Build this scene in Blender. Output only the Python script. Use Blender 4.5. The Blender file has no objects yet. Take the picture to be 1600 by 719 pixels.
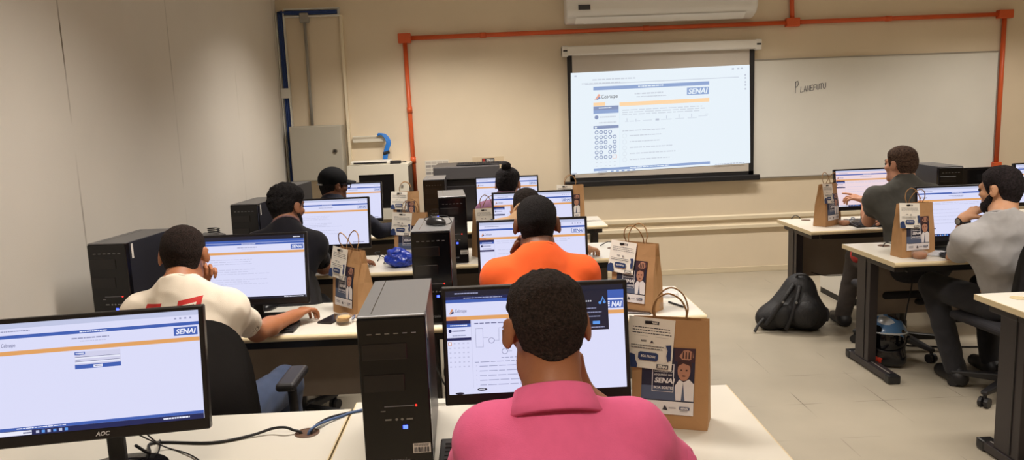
import bpy, math, random
import numpy as np
from mathutils import Vector, Matrix
random.seed(7)
rng = np.random.default_rng(5)
C = bpy.context.scene.collection
PI = math.pi

# ------------------------------------------------------------------ camera survey of the room
FPX, PITCH, ROLL, YAW, CAMH = 1196.0, 8.57, 2.19, -1.54, 1.644
_p, _r, _y = [math.radians(a) for a in (PITCH, ROLL, YAW)]
CF = np.array([-math.sin(_y)*math.cos(_p), math.cos(_y)*math.cos(_p), -math.sin(_p)])
_rt = np.array([math.cos(_y), math.sin(_y), 0.0]); _up = np.cross(_rt, CF)
CR = math.cos(_r)*_rt - math.sin(_r)*_up
CU = math.cos(_r)*_up + math.sin(_r)*_rt
CC = np.array([0, 0, CAMH])
def _ray(px, py): return CF*FPX + CR*(px-800) - CU*(py-359.5)
def aty(px, py, y):
    d = _ray(px, py); return CC + d*(y/d[1])
def atz(px, py, z):
    d = _ray(px, py); return CC + d*((z-CAMH)/d[2])

cam = bpy.data.cameras.new('camera'); cam.sensor_fit = 'HORIZONTAL'; cam.sensor_width = 36
cam.lens = 36*FPX/1600; cam.clip_start = 0.05
co = bpy.data.objects.new('camera', cam); C.objects.link(co)
co.matrix_world = Matrix(((CR[0], CU[0], -CF[0], 0), (CR[1], CU[1], -CF[1], 0), (CR[2], CU[2], -CF[2], CAMH), (0, 0, 0, 1)))
bpy.context.scene.camera = co

# ------------------------------------------------------------------ materials
MATS = {}
def lin(c):
    out = []
    for v in c[:3]:
        v = v/255.0
        out.append(v/12.92 if v <= 0.04045 else ((v+0.055)/1.055)**2.4)
    return tuple(out)+(1.0,)
def mat(name, rgb, rough=0.6, metal=0.0, emit=None, strength=1.0, bump=0.0, bscale=60, vary=0.0, vscale=8, spec=0.5, alpha=1.0, trans=0.0, sheen=0.0, wave=None):
    if name in MATS: return MATS[name]
    m = bpy.data.materials.new(name); m.use_nodes = True
    nt = m.node_tree; b = nt.nodes['Principled BSDF']
    b.inputs['Base Color'].default_value = lin(rgb)
    b.inputs['Roughness'].default_value = rough; b.inputs['Metallic'].default_value = metal
    b.inputs['Specular IOR Level'].default_value = spec
    if sheen: b.inputs['Sheen Weight'].default_value = sheen
    if trans: b.inputs['Transmission Weight'].default_value = trans; b.inputs['IOR'].default_value = 1.2
    if alpha < 1: b.inputs['Alpha'].default_value = alpha
    if emit:
        b.inputs['Emission Color'].default_value = lin(emit); b.inputs['Emission Strength'].default_value = strength
    tc = nt.nodes.new('ShaderNodeTexCoord')
    if vary:
        n = nt.nodes.new('ShaderNodeTexNoise'); n.inputs['Scale'].default_value = vscale; n.inputs['Detail'].default_value = 5
        nt.links.new(tc.outputs['Object'], n.inputs['Vector'])
        mr = nt.nodes.new('ShaderNodeMapRange'); mr.inputs[1].default_value = 0.3; mr.inputs[2].default_value = 0.7
        mr.inputs[3].default_value = 1-vary; mr.inputs[4].default_value = 1+vary
        nt.links.new(n.outputs['Fac'], mr.inputs[0])
        hs = nt.nodes.new('ShaderNodeHueSaturation'); hs.inputs['Color'].default_value = lin(rgb)
        nt.links.new(mr.outputs[0], hs.inputs['Value']); nt.links.new(hs.outputs[0], b.inputs['Base Color'])
    if bump:
        n = nt.nodes.new('ShaderNodeTexNoise'); n.inputs['Scale'].default_value = bscale; n.inputs['Detail'].default_value = 4
        nt.links.new(tc.outputs['Object'], n.inputs['Vector'])
        bp = nt.nodes.new('ShaderNodeBump'); bp.inputs['Strength'].default_value = bump; bp.inputs['Distance'].default_value = 0.01
        nt.links.new(n.outputs['Fac'], bp.inputs['Height']); nt.links.new(bp.outputs[0], b.inputs['Normal'])
    MATS[name] = m
    return m
def emis(name, rgb, s=1.0): return mat(name, (8, 8, 10), 0.35, emit=rgb, strength=s)

# ------------------------------------------------------------------ object helpers
def link(name, me, parent=None):
    o = bpy.data.objects.new(name, me); C.objects.link(o)
    if parent: o.parent = parent
    return o
def tag(o, label, cat, group=None):
    o['label'] = label; o['category'] = cat
    if group: o['group'] = group
    return o
def thing(name, label, cat, loc=(0, 0, 0), rz=0.0, group=None):
    o = bpy.data.objects.new(name, None); C.objects.link(o); o.empty_display_size = 0.05
    o.location = loc; o.rotation_euler = (0, 0, rz)
    return tag(o, label, cat, group)
def dup(o, loc, rz, label, group=None):
    r = o.copy(); C.objects.link(r); r.location = loc; r.rotation_euler = (0, 0, rz); r['label'] = label
    if group: r['group'] = group
    for ch in list(o.children):
        c = ch.copy(); C.objects.link(c); c.parent = r
        for g in list(ch.children):
            d = g.copy(); C.objects.link(d); d.parent = c
    return r
class MB:
    """collects shapes for ONE mesh object"""
    def __init__(s): s.v = []; s.f = []; s.m = []; s.mats = []
    def mi(s, m):
        if m not in s.mats: s.mats.append(m)
        return s.mats.index(m)
    def add(s, vs, fs, m):
        o = len(s.v); s.v += [tuple(map(float, v)) for v in vs]; i = s.mi(m)
        for f in fs: s.f.append(tuple(o+k for k in f)); s.m.append(i)
    def box(s, lo, hi, m, M=None):
        x0, y0, z0 = lo; x1, y1, z1 = hi
        vs = [(x0, y0, z0), (x1, y0, z0), (x1, y1, z0), (x0, y1, z0), (x0, y0, z1), (x1, y0, z1), (x1, y1, z1), (x0, y1, z1)]
        if M is not None: vs = [tuple(M @ Vector(v)) for v in vs]
        s.add(vs, [(0, 3, 2, 1), (4, 5, 6, 7), (0, 1, 5, 4), (1, 2, 6, 5), (2, 3, 7, 6), (3, 0, 4, 7)], m); return s
    def prism(s, pts, axis, a, b, m):
        """extrude 2d polygon along axis (0,1,2)"""
        n = len(pts)
        def P(p, t):
            q = list(p); q.insert(axis, t); return tuple(q)
        vs = [P(p, a) for p in pts]+[P(p, b) for p in pts]
        fs = [tuple(range(n))[::-1], tuple(range(n, 2*n))]+[(i, (i+1) % n, n+(i+1) % n, n+i) for i in range(n)]
        s.add(vs, fs, m); return s
    def cyl(s, a, b, r1, m, r2=None, n=16):
        a = np.array(a, float); b = np.array(b, float); r2 = r1 if r2 is None else r2
        d = b-a; d /= np.linalg.norm(d); u = np.cross(d, [0, 0, 1] if abs(d[2]) < .9 else [1, 0, 0]); u /= np.linalg.norm(u); w = np.cross(d, u)
        vs = []
        for c, r in ((a, r1), (b, r2)):
            for i in range(n): t = 2*PI*i/n; vs.append(c+r*(math.cos(t)*u+math.sin(t)*w))
        s.add(vs, [tuple(range(n))[::-1], tuple(range(n, 2*n))]+[(i, (i+1) % n, n+(i+1) % n, n+i) for i in range(n)], m); return s
    def tube(s, pts, r, m, n=8, sub=6):
        P = spline(pts, sub) if sub > 1 else np.array(pts, float)
        T = np.gradient(P, axis=0); T /= np.linalg.norm(T, axis=1)[:, None]+1e-9
        u = np.cross(T[0], [0, 0, 1] if abs(T[0][2]) < .9 else [1, 0, 0]); u /= np.linalg.norm(u)
        vs = []
        for p, t in zip(P, T):
            u = u-t*(u@t); u /= np.linalg.norm(u)+1e-9; w = np.cross(t, u)
            for i in range(n): a = 2*PI*i/n; vs.append(p+r*(math.cos(a)*u+math.sin(a)*w))
        fs = []
        for k in range(len(P)-1):
            for i in range(n): fs.append((k*n+i, k*n+(i+1) % n, (k+1)*n+(i+1) % n, (k+1)*n+i))
        fs += [tuple(range(n))[::-1], tuple(range((len(P)-1)*n, len(P)*n))]
        s.add(vs, fs, m); return s
    def lathe(s, prof, m, c=(0, 0, 0), n=28, sx=1, sy=1):
        vs = []
        for r, z in prof:
            for i in range(n): a = 2*PI*i/n; vs.append((c[0]+r*sx*math.cos(a), c[1]+r*sy*math.sin(a), c[2]+z))
        fs = [(k*n+i, k*n+(i+1) % n, (k+1)*n+(i+1) % n, (k+1)*n+i) for k in range(len(prof)-1) for i in range(n)]
        fs += [tuple(range(n))[::-1], tuple(range((len(prof)-1)*n, len(prof)*n))]
        s.add(vs, fs, m); return s
    def build(s, name, parent=None, bevel=0, smooth=False, seg=2):
        me = bpy.data.meshes.new(name); me.from_pydata(s.v, [], s.f)
        for m in s.mats: me.materials.append(m)
        me.polygons.foreach_set('material_index', s.m)
        if smooth: me.polygons.foreach_set('use_smooth', [True]*len(s.f))
        me.update()
        o = link(name, me, parent)
        if bevel:
            b = o.modifiers.new('bevel', 'BEVEL'); b.width = bevel; b.segments = seg; b.limit_method = 'ANGLE'
        return o
def spline(pts, sub=6):
    P = np.array(pts, float); n = len(P); out = []
    for i in range(n-1):
        p0 = P[max(i-1, 0)]; p1 = P[i]; p2 = P[i+1]; p3 = P[min(i+2, n-1)]
        for k in range(sub):
            t = k/sub
            out.append(0.5*((2*p1)+(-p0+p2)*t+(2*p0-5*p1+4*p2-p3)*t*t+(-p0+3*p1-3*p2+p3)*t**3))
    out.append(P[-1]); return np.array(out)

# text outlines as 2d triangles, cached
_TX = {}
def text2d(s, bold=0.0, shear=0.0):
    k = (s, bold, shear)
    if k in _TX: return _TX[k]
    cu = bpy.data.curves.new('t', 'FONT'); cu.body = s; cu.offset = bold; cu.shear = shear; cu.resolution_u = 3
    o = bpy.data.objects.new('t', cu); C.objects.link(o)
    dg = bpy.context.evaluated_depsgraph_get(); dg.update()
    me = o.evaluated_get(dg).to_mesh()
    v = np.array([w.co[:2] for w in me.vertices]); f = [tuple(p.vertices) for p in me.polygons]
    o.evaluated_get(dg).to_mesh_clear(); bpy.data.objects.remove(o); bpy.data.curves.remove(cu)
    lo = v.min(0); hi = v.max(0); v = (v-lo)/(hi-lo)
    _TX[k] = (v, f, (hi-lo)[0]/(hi-lo)[1]); return _TX[k]

class Sheet:
    """flat printed or lit face: elements in (u right, v down) 0..1, mapped by fn(u,v,layer)->xyz"""
    def __init__(s, fn): s.fn = fn; s.mb = MB(); s.layer = 0
    def rect(s, u0, v0, u1, v1, m, lay=None, n=1):
        s.layer += 1; L = s.layer if lay is None else lay
        s.mb.add([s.fn(u0, v1, L), s.fn(u1, v1, L), s.fn(u1, v0, L), s.fn(u0, v0, L)], [(0, 1, 2, 3)], m)
    def poly(s, pts, m, lay=None):
        s.layer += 1; L = s.layer if lay is None else lay
        a = sum((pts[i][0]*pts[(i+1) % len(pts)][1]-pts[(i+1) % len(pts)][0]*pts[i][1]) for i in range(len(pts)))
        if a > 0: pts = pts[::-1]
        s.mb.add([s.fn(u, v, L) for u, v in pts], [tuple(range(len(pts)))], m)
    def disc(s, u, v, ru, rv, m, n=14, lay=None):
        s.poly([(u+ru*math.cos(2*PI*i/n), v+rv*math.sin(2*PI*i/n)) for i in range(n)], m, lay)
    def text(s, t, u0, v0, u1, v1, m, bold=0.0, shear=0.0):
        V, F, _ = text2d(t, bold, shear); s.layer += 1
        s.mb.add([s.fn(u0+(u1-u0)*a, v1+(v0-v1)*b, s.layer) for a, b in V], F, m)
    def lines(s, u0, v0, u1, n, dv, h, m, rag=0.3, words=True):
        """rows of unreadably small print as word-length strokes"""
        r = random.Random(n*31+int(u0*1000)+int(v0*777)); s.layer += 1; L = s.layer
        for i in range(n):
            v = v0+i*dv; end = u1-(r.random()*rag*(u1-u0)); u = u0
            while u < end:
                w = (u1-u0)*r.uniform(.03, .11); s.rect(u, v, min(u+w, end), v+h, m, L); u += w+(u1-u0)*.014
    def build(s, name, parent): return s.mb.build(name, parent)

# ------------------------------------------------------------------ signed-distance modelling (continuous surfaces)
def cap(a, b, r1, r2=None):
    a = np.array(a, float); b = np.array(b, float); r2 = r1 if r2 is None else r2; R = max(r1, r2)
    ba = b-a; l2 = float(ba@ba)+1e-12
    def f(X, Y, Z):
        x = X-a[0]; y = Y-a[1]; z = Z-a[2]
        h = np.clip((x*ba[0]+y*ba[1]+z*ba[2])/l2, 0, 1)
        return np.sqrt((x-ba[0]*h)**2+(y-ba[1]*h)**2+(z-ba[2]*h)**2)-(r1+(r2-r1)*h)
    return f, np.minimum(a, b)-R, np.maximum(a, b)+R
def ell(c, r, R=None):
    c = np.array(c, float); r = np.array(r, float); m = r.max() if R is not None else r
    def f(X, Y, Z):
        x = X-c[0]; y = Y-c[1]; z = Z-c[2]
        if R is not None:
            x, y, z = (x*R[0, 0]+y*R[1, 0]+z*R[2, 0], x*R[0, 1]+y*R[1, 1]+z*R[2, 1], x*R[0, 2]+y*R[1, 2]+z*R[2, 2])
        k0 = np.sqrt((x/r[0])**2+(y/r[1])**2+(z/r[2])**2); k1 = np.sqrt((x/r[0]**2)**2+(y/r[1]**2)**2+(z/r[2]**2)**2)+1e-9
        return k0*(k0-1)/k1
    return f, c-m, c+m
class Field:
    def __init__(s, lo, hi, h, fine=()):
        s.ax = []
        for i in range(3):
            out = [lo[i]]
            while out[-1] < hi[i]:
                st = h
                for flo, fhi, fh in fine:
                    if flo[i]-fh <= out[-1] <= fhi[i]: st = min(st, fh)
                out.append(out[-1]+st)
            s.ax.append(np.array(out, np.float32))
        s.D = np.full([len(a) for a in s.ax], 0.3, np.float32)
    def sl(s, lo, hi, mg):
        r = []
        for i in range(3):
            a = int(np.searchsorted(s.ax[i], lo[i]-mg)); b = int(np.searchsorted(s.ax[i], hi[i]+mg)); r.append(slice(max(a-1, 0), min(b+1, len(s.ax[i]))))
        return tuple(r)
    def grid(s, q): return s.ax[0][q[0]][:, None, None], s.ax[1][q[1]][None, :, None], s.ax[2][q[2]][None, None, :]
    def add(s, prim, k=0.02):
        f, lo, hi = prim; q = s.sl(lo, hi, k+0.035)
        if any(a.stop <= a.start for a in q): return
        d = f(*s.grid(q)).astype(np.float32); o = s.D[q]
        if k > 0:
            h = np.maximum(k-np.abs(d-o), 0)/k; s.D[q] = np.minimum(d, o)-h*h*k*0.25
        else: s.D[q] = np.minimum(d, o)
    def sub(s, prim, k=0.006):
        f, lo, hi = prim; q = s.sl(lo, hi, k+0.01)
        if any(a.stop <= a.start for a in q): return
        d = -f(*s.grid(q)).astype(np.float32); o = s.D[q]
        h = np.maximum(k-np.abs(d-o), 0)/max(k, 1e-6); s.D[q] = np.maximum(d, o)+h*h*k*0.25
    def cut(s, f):
        q = (slice(None),)*3; s.D = np.maximum(s.D, f(*s.grid(q)).astype(np.float32))
    def disp(s, f):
        q = (slice(None),)*3; s.D = s.D+f(*s.grid(q)).astype(np.float32)
    def mesh(s):
        D = s.D; ins = D < 0
        ins[0] = ins[-1] = False; ins[:, 0] = ins[:, -1] = False; ins[:, :, 0] = ins[:, :, -1] = False
        D = np.where(ins, D, np.maximum(D, 1e-6))
        cnt = np.zeros([n-1 for n in D.shape], np.int8)
        for a in (0, 1):
            for b in (0, 1):
                for c in (0, 1): cnt += ins[a:ins.shape[0]-1+a, b:ins.shape[1]-1+b, c:ins.shape[2]-1+c]
        idx = np.argwhere((cnt > 0) & (cnt < 8)); n = len(idx)
        vol = np.full(cnt.shape, -1, np.int32); vol[tuple(idx.T)] = np.arange(n)
        acc = np.zeros((n, 3)); num = np.zeros(n)
        cor = [(a, b, c) for a in (0, 1) for b in (0, 1) for c in (0, 1)]
        val = {c: D[idx[:, 0]+c[0], idx[:, 1]+c[1], idx[:, 2]+c[2]] for c in cor}
        pos = {c: np.stack([s.ax[i][idx[:, i]+c[i]] for i in range(3)], 1) for c in cor}
        for c in cor:
            for i in range(3):
                if c[i] == 0:
                    d = list(c); d[i] = 1; d = tuple(d); a, b = val[c], val[d]
                    m = (a < 0) != (b < 0); t = np.where(m, a/np.where(m, a-b, 1), 0)
                    acc += np.where(m[:, None], pos[c]+(pos[d]-pos[c])*t[:, None], 0); num += m
        V = acc/num[:, None]
        F = []
        for i in range(3):
            j, k = (i+1) % 3, (i+2) % 3
            a = [slice(None)]*3; b = [slice(None)]*3; a[i] = slice(0, -1); b[i] = slice(1, None)
            A, B = ins[tuple(a)], ins[tuple(b)]
            e = np.argwhere(A != B); e = e[(e[:, j] > 0) & (e[:, k] > 0) & (e[:, j] < D.shape[j]-1) & (e[:, k] < D.shape[k]-1)]
            fl = A[tuple(e.T)]
            def g(dj, dk):
                x = e.copy(); x[:, j] += dj; x[:, k] += dk; return vol[tuple(x.T)]
            q = np.stack([g(-1, -1), g(0, -1), g(0, 0), g(-1, 0)], 1)
            q[~fl] = q[~fl][:, ::-1]; F.append(q)
        F = np.concatenate(F); F = F[(F >= 0).all(1)]
        # one light relaxation pass
        for _ in range(1):
            sm = np.zeros_like(V); ct = np.zeros(len(V))
            for a in range(4):
                np.add.at(sm, F[:, a], V[F[:, (a+1) % 4]]); np.add.at(ct, F[:, a], 1)
                np.add.at(sm, F[:, a], V[F[:, (a-1) % 4]]); np.add.at(ct, F[:, a], 1)
            V = V*0.6+0.4*sm/np.maximum(ct, 1)[:, None]
        return V, F
    def build(s, name, m, parent=None, origin=(0, 0, 0), pick=None):
        V, F = s.mesh(); 
        if len(V) == 0: V = np.zeros((3, 3)); F = np.zeros((0, 4), int)
        me = bpy.data.meshes.new(name)
        me.vertices.add(len(V)); me.vertices.foreach_set('co', (V-np.array(origin)).astype(np.float32).ravel())
        me.loops.add(F.size); me.loops.foreach_set('vertex_index', F.ravel().astype(np.int32))
        me.polygons.add(len(F)); me.polygons.foreach_set('loop_start', np.arange(0, F.size, 4, dtype=np.int32))
        me.polygons.foreach_set('use_smooth', np.ones(len(F), bool))
        ms = m if isinstance(m, list) else [m]
        for x in ms: me.materials.append(x)
        if pick is not None: me.polygons.foreach_set('material_index', pick(V[F].mean(1)).astype(np.int32))
        me.update(calc_edges=True); me.validate()
        return link(name, me, parent)
_W = [(rng.normal(size=3), rng.uniform(0, 6.28)) for _ in range(24)]
def wob(X, Y, Z, freq, seed=0, n=4):
    s = 0
    for i in range(n):
        w, ph = _W[(seed*4+i) % 24]; w = w/np.linalg.norm(w)*freq*(1+.35*i)
        s = s+np.sin(X*w[0]+Y*w[1]+Z*w[2]+ph)
    return s/n
def euler(yaw, pitch, roll):
    """head frame: y forward, yaw + = towards the person's left, pitch + = looking up, roll + = tilt to the right"""
    M = Matrix.Rotation(math.radians(yaw), 3, 'Z') @ Matrix.Rotation(math.radians(pitch), 3, 'X') @ Matrix.Rotation(math.radians(roll), 3, 'Y')
    return np.array(M)
def nrm(v): v = np.array(v, float); return v/np.linalg.norm(v)
# ------------------------------------------------------------------ the room
XL, XR, YF, YB, ZC = -1.93, 6.6, 7.44, -1.6, 3.0
def struct(o, kind='structure'): o['kind'] = kind; return o
def wall_mat(name, rgb, seams=None, blotch=0.05):
    m = mat(name, rgb, 0.75, vary=blotch, vscale=1.3, bump=0.05, bscale=180, spec=0.25)
    if seams:
        nt = m.node_tree; b = nt.nodes['Principled BSDF']; tc = nt.nodes.new('ShaderNodeTexCoord'); sp = nt.nodes.new('ShaderNodeSeparateXYZ')
        nt.links.new(tc.outputs['Object'], sp.inputs[0])
        md = nt.nodes.new('ShaderNodeMath'); md.operation = 'PINGPONG'; md.inputs[1].default_value = seams/2
        nt.links.new(sp.outputs['Y'], md.inputs[0])
        lt = nt.nodes.new('ShaderNodeMath'); lt.operation = 'LESS_THAN'; lt.inputs[1].default_value = 0.006
        nt.links.new(md.outputs[0], lt.inputs[0])
        nz = nt.nodes.new('ShaderNodeTexNoise'); nz.inputs['Scale'].default_value = 2.2; nt.links.new(tc.outputs['Object'], nz.inputs['Vector'])
        mu = nt.nodes.new('ShaderNodeMath'); mu.operation = 'MULTIPLY'; nt.links.new(lt.outputs[0], mu.inputs[0]); mr_ = nt.nodes.new('ShaderNodeMapRange'); mr_.inputs[1].default_value = .42; mr_.inputs[2].default_value = .75; nt.links.new(nz.outputs['Fac'], mr_.inputs[0]); nt.links.new(mr_.outputs[0], mu.inputs[1])
        mx = nt.nodes.new('ShaderNodeMix'); mx.data_type = 'RGBA'
        old = b.inputs['Base Color'].links[0].from_socket
        nt.links.new(mu.outputs[0], mx.inputs[0]); nt.links.new(old, mx.inputs[6]); mx.inputs[7].default_value = lin((120, 110, 95))
        nt.links.new(mx.outputs[2], b.inputs['Base Color'])
    return m
M_wf = wall_mat('cream_wall_paint', (226, 211, 186))
M_wl = wall_mat('grey_white_partition', (219, 213, 203), seams=1.22, blotch=0.035)
M_ceil = mat('ceiling_white', (225, 218, 205), 0.9)
def floor_mat():
    m = mat('vinyl_floor_tiles', (164, 155, 138), 0.38, vary=0.08, vscale=2.0, spec=0.4)
    nt = m.node_tree; b = nt.nodes['Principled BSDF']; tc = nt.nodes.new('ShaderNodeTexCoord'); sp = nt.nodes.new('ShaderNodeSeparateXYZ')
    nt.links.new(tc.outputs['Object'], sp.inputs[0])
    outs = []
    for ax, off in (('X', 0.12), ('Y', 0.06)):
        ad = nt.nodes.new('ShaderNodeMath'); ad.inputs[1].default_value = off; nt.links.new(sp.outputs[ax], ad.inputs[0])
        pp = nt.nodes.new('ShaderNodeMath'); pp.operation = 'PINGPONG'; pp.inputs[1].default_value = 0.225; nt.links.new(ad.outputs[0], pp.inputs[0])
        lt = nt.nodes.new('ShaderNodeMath'); lt.operation = 'LESS_THAN'; lt.inputs[1].default_value = 0.0022; nt.links.new(pp.outputs[0], lt.inputs[0]); outs.append(lt)
    mx0 = nt.nodes.new('ShaderNodeMath'); mx0.operation = 'MAXIMUM'; nt.links.new(outs[0].outputs[0], mx0.inputs[0]); nt.links.new(outs[1].outputs[0], mx0.inputs[1])
    nz = nt.nodes.new('ShaderNodeTexNoise'); nz.inputs['Scale'].default_value = 3.1; nt.links.new(tc.outputs['Object'], nz.inputs['Vector'])
    mr = nt.nodes.new('ShaderNodeMapRange'); mr.inputs[1].default_value = .5; mr.inputs[2].default_value = .68; nt.links.new(nz.outputs['Fac'], mr.inputs[0])
    mu = nt.nodes.new('ShaderNodeMath'); mu.operation = 'MULTIPLY'; nt.links.new(mx0.outputs[0], mu.inputs[0]); nt.links.new(mr.outputs[0], mu.inputs[1])
    mx = nt.nodes.new('ShaderNodeMix'); mx.data_type = 'RGBA'; old = b.inputs['Base Color'].links[0].from_socket
    nt.links.new(mu.outputs[0], mx.inputs[0]); nt.links.new(old, mx.inputs[6]); mx.inputs[7].default_value = lin((95, 88, 76)); nt.links.new(mx.outputs[2], b.inputs['Base Color'])
    return m
struct(MB().box((XL-.1, YB-.1, -.1), (XR+.1, YF+.1, 0), floor_mat()).build('floor'))
struct(MB().box((XL-.1, YB-.1, ZC), (XR+.1, YF+.1, ZC+.1), M_ceil).build('ceiling'))
struct(MB().box((XL-.1, YB-.1, 0), (XL, YF, ZC), M_wl).build('wall_left'))
struct(MB().box((XR, YB-.1, 0), (XR+.1, YF, ZC), M_wf).build('wall_right'))
struct(MB().box((XL-.1, YF, 0), (XR+.1, YF+.1, ZC), M_wf).build('wall_front'))
struct(MB().box((XL-.1, YB-.1, 0), (XR+.1, YB, ZC), M_wf).build('wall_back'))
M_trim = mat('cream_trim_paint', (230, 217, 190), 0.6)
zt1, zt2 = aty(1150, 339, YF)[2], aty(1150, 353, YF)[2]
struct(MB().prism([(YF, zt1-.02), (YF-.022, zt1-.02), (YF-.022, zt1+.012), (YF, zt1+.024)], 0, XL+.02, XR, M_trim).build('trim_1'))
struct(MB().prism([(YF, zt2-.022), (YF-.03, zt2-.022), (YF-.03, zt2+.008), (YF, zt2+.016)], 0, XL+.02, XR, M_trim).build('trim_2'))
struct(MB().box((XL+.02, YF-.006, 0), (XR, YF, .055), mat('cream_skirting', (214, 200, 172), .6)).build('baseboard_front', bevel=.004))

# ceiling luminaires that light the room (above the frame)
M_lum = mat('luminaire_white', (240, 240, 238), .4); M_tube = emis('tube_glow', (255, 244, 224), 2.0)
def luminaire(x, y, power):
    t = thing('ceiling_luminaire', 'white recessed fluorescent ceiling luminaire', 'ceiling light', (x, y, ZC), 0, 'ceiling luminaires')
    MB().box((-.62, -.16, -.05), (.62, .16, -.002), M_lum).build('frame', t, bevel=.005)
    for s in (-.07, .07): MB().cyl((-.57, s, -.065), (.57, s, -.065), .013, M_tube).build('tube', t)
    l = bpy.data.lights.new('luminaire_lamp', 'AREA'); l.shape = 'RECTANGLE'; l.size = 1.2; l.size_y = .3; l.energy = power; l.color = (1.0, .925, .845) if y > 1 or x > 0 else (1.0, .86, .70); l.spread = math.radians(126)
    o = bpy.data.objects.new('luminaire_lamp', l); C.objects.link(o); o.location = (x, y, ZC-.09)
    return t
for x, kx in ((-.35, 1.24), (2.2, .85), (4.7, .66)):
    for y, pw_ in ((.2, 19), (3.1, 27), (6.1, 31)): luminaire(x, y, pw_*kx)

# ------------------------------------------------------------------ things on the front wall
M_orange = mat('orange_conduit', (214, 92, 44), .4)
t = thing('orange_conduit', 'orange electrical conduit with square junction boxes running around the whiteboard', 'conduit', (0, YF, 0))
def W(px, py, off=0.0): p = aty(px, py, YF-off); return (p[0], -off, p[2])
r = .021
L0, L1, Rr0, Rr1 = W(632, 60, .03), W(651, 322, .03), W(1570, 22, .03), W(1556, 262, .03)
Mj, Mt = W(1238, 35, .03), W(1236, -60, .03)
for n, a, b in (('left_pipe', L0, L1), ('upper_pipe', L0, Mj), ('upper_pipe', Mj, Rr0), ('riser_pipe', Mj, Mt), ('right_pipe', Rr0, Rr1)):
    MB().cyl(a, b, r, M_orange).build('pipe', t, smooth=True)
for c, w, h in ((L0, .06, .045), (Mj, .065, .04), (Rr0, .07, .04), ((Rr1[0], -.03, Rr1[2]), .04, .055)):
    MB().box((c[0]-w, -.062, c[2]-h), (c[0]+w, 0, c[2]+h), M_orange).build('junction_box', t, bevel=.006)
for a, b, f in ((L0, L1, .42), (L0, L1, .72), (L0, Mj, .2), (L0, Mj, .62), (Mj, Rr0, .45)):
    p = np.array(a)+(np.array(b)-np.array(a))*f; d = nrm(np.array(b)-np.array(a))*.03
    MB().cyl(p-d, p+d, .026, M_orange).build('coupling', t, smooth=True)

# whiteboard
M_wb = mat('whiteboard_enamel', (226, 224, 216), .22, vary=.03, vscale=2, spec=.5); M_alu = mat('brushed_aluminium', (176, 172, 165), .4, .7)
wr, wtop, wbot = W(1558, 80)[0], W(1540, 82)[2], W(1400, 268)[2]
wl = W(905, 200)[0]
t = thing('whiteboard', 'wide white wall board with one handwritten word, right of the projection screen', 'whiteboard', ((wl+wr)/2, YF, (wtop+wbot)/2))
hw, hh = (wr-wl)/2, (wtop-wbot)/2
MB().box((-hw, -.018, -hh), (hw, -.002, hh), M_wb).build('board', t)
f = MB(); e = .012
f.box((-hw-e, -.024, hh), (hw+e, 0, hh+e), M_alu).box((-hw-e, -.024, -hh-e), (hw+e, 0, -hh), M_alu).box((-hw-e, -.024, -hh), (-hw, 0, hh), M_alu).box((hw, -.024, -hh), (hw+e, 0, hh), M_alu)
f.build('frame', t)
# handwritten word in marker strokes
ink = mat('marker_ink', (92, 92, 98), .6)
g = {'P': [[(.05, 0), (.1, 1)], [(0, .95), (.45, 1.02), (.55, .75), (.3, .55), (.08, .5)]], 'L': [[(.05, .7), (0, 0), (.4, .03)]], 'A': [[(0, 0), (.22, .7), (.42, 0)], [(.08, .28), (.36, .28)]],
     'N': [[(0, 0), (.03, .68), (.36, .05), (.42, .7)]], 'E': [[(.4, .68), (.03, .66), (0, 0), (.42, .02)], [(.03, .35), (.34, .36)]], 'F': [[(.42, .68), (.05, .66), (0, 0)], [(.03, .35), (.34, .36)]],
     'U': [[(0, .66), (.02, .1), (.2, 0), (.38, .12), (.4, .7)]], 'T': [[(-.05, .66), (.45, .7)], [(.2, .68), (.18, 0)]]}
a0, a1 = np.array(W(1241, 146)), np.array(W(1290, 138)); cen = np.array([(wl+wr)/2, 0, (wtop+wbot)/2])
word = MB(); H = abs(W(1245, 128)[2]-W(1245, 146)[2]); u = 0
adv = [.85]+[.5]*8; tot = sum(adv)
for ch, ad in zip('PLANEFUTU', adv):
    for st in g[ch]:
        pts = [a0+(a1-a0)*((u+px*.92)/tot)+np.array([0, 0, py*H*(1 if ch == 'P' else .7)])-cen for px, py in st]
        pts = [(p[0], -.0195, p[2]) for p in pts]
        word.tube(pts, .0035, ink, n=5, sub=1)
    u += ad
word.build('handwriting', t)

# projection screen
tl, tr, bl, br = W(885, 86), W(1174, 80), W(889, 284), W(1174, 277)
x0, x1 = (tl[0]+bl[0])/2, (tr[0]+br[0])/2; z1, z0 = (tl[2]+tr[2])/2, (bl[2]+br[2])/2
t = thing('projection_screen', 'white pull-down projection screen with black borders showing a lit web page', 'projection screen', ((x0+x1)/2, YF, z0))
sw, sh = x1-x0, z1-z0
M_case = mat('screen_case_white', (226, 222, 214), .4); M_black = mat('matte_black', (22, 21, 24), .55); M_fab = mat('screen_fabric', (196, 188, 178), .85)
MB().box((-sw/2-.05, -.13, sh), (sw/2+.05, -.03, sh+.085), M_case).build('case', t, bevel=.012)
for s in (-1, 1):
    MB().box((s*(sw/2+.02)-.03, -.134, sh-.01), (s*(sw/2+.02)+.03, -.03, sh+.09), M_case).build('end_cap', t, bevel=.01)
    MB().box((s*(sw/2+.02)-.02, -.136, sh+.035), (s*(sw/2+.02)+.02, -.134, sh+.05), M_black).build('latch', t)
MB().box((-sw/2, -.075, 0), (sw/2, -.072, sh), M_fab).build('fabric', t)
bd = MB(); bw = .048
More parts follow.
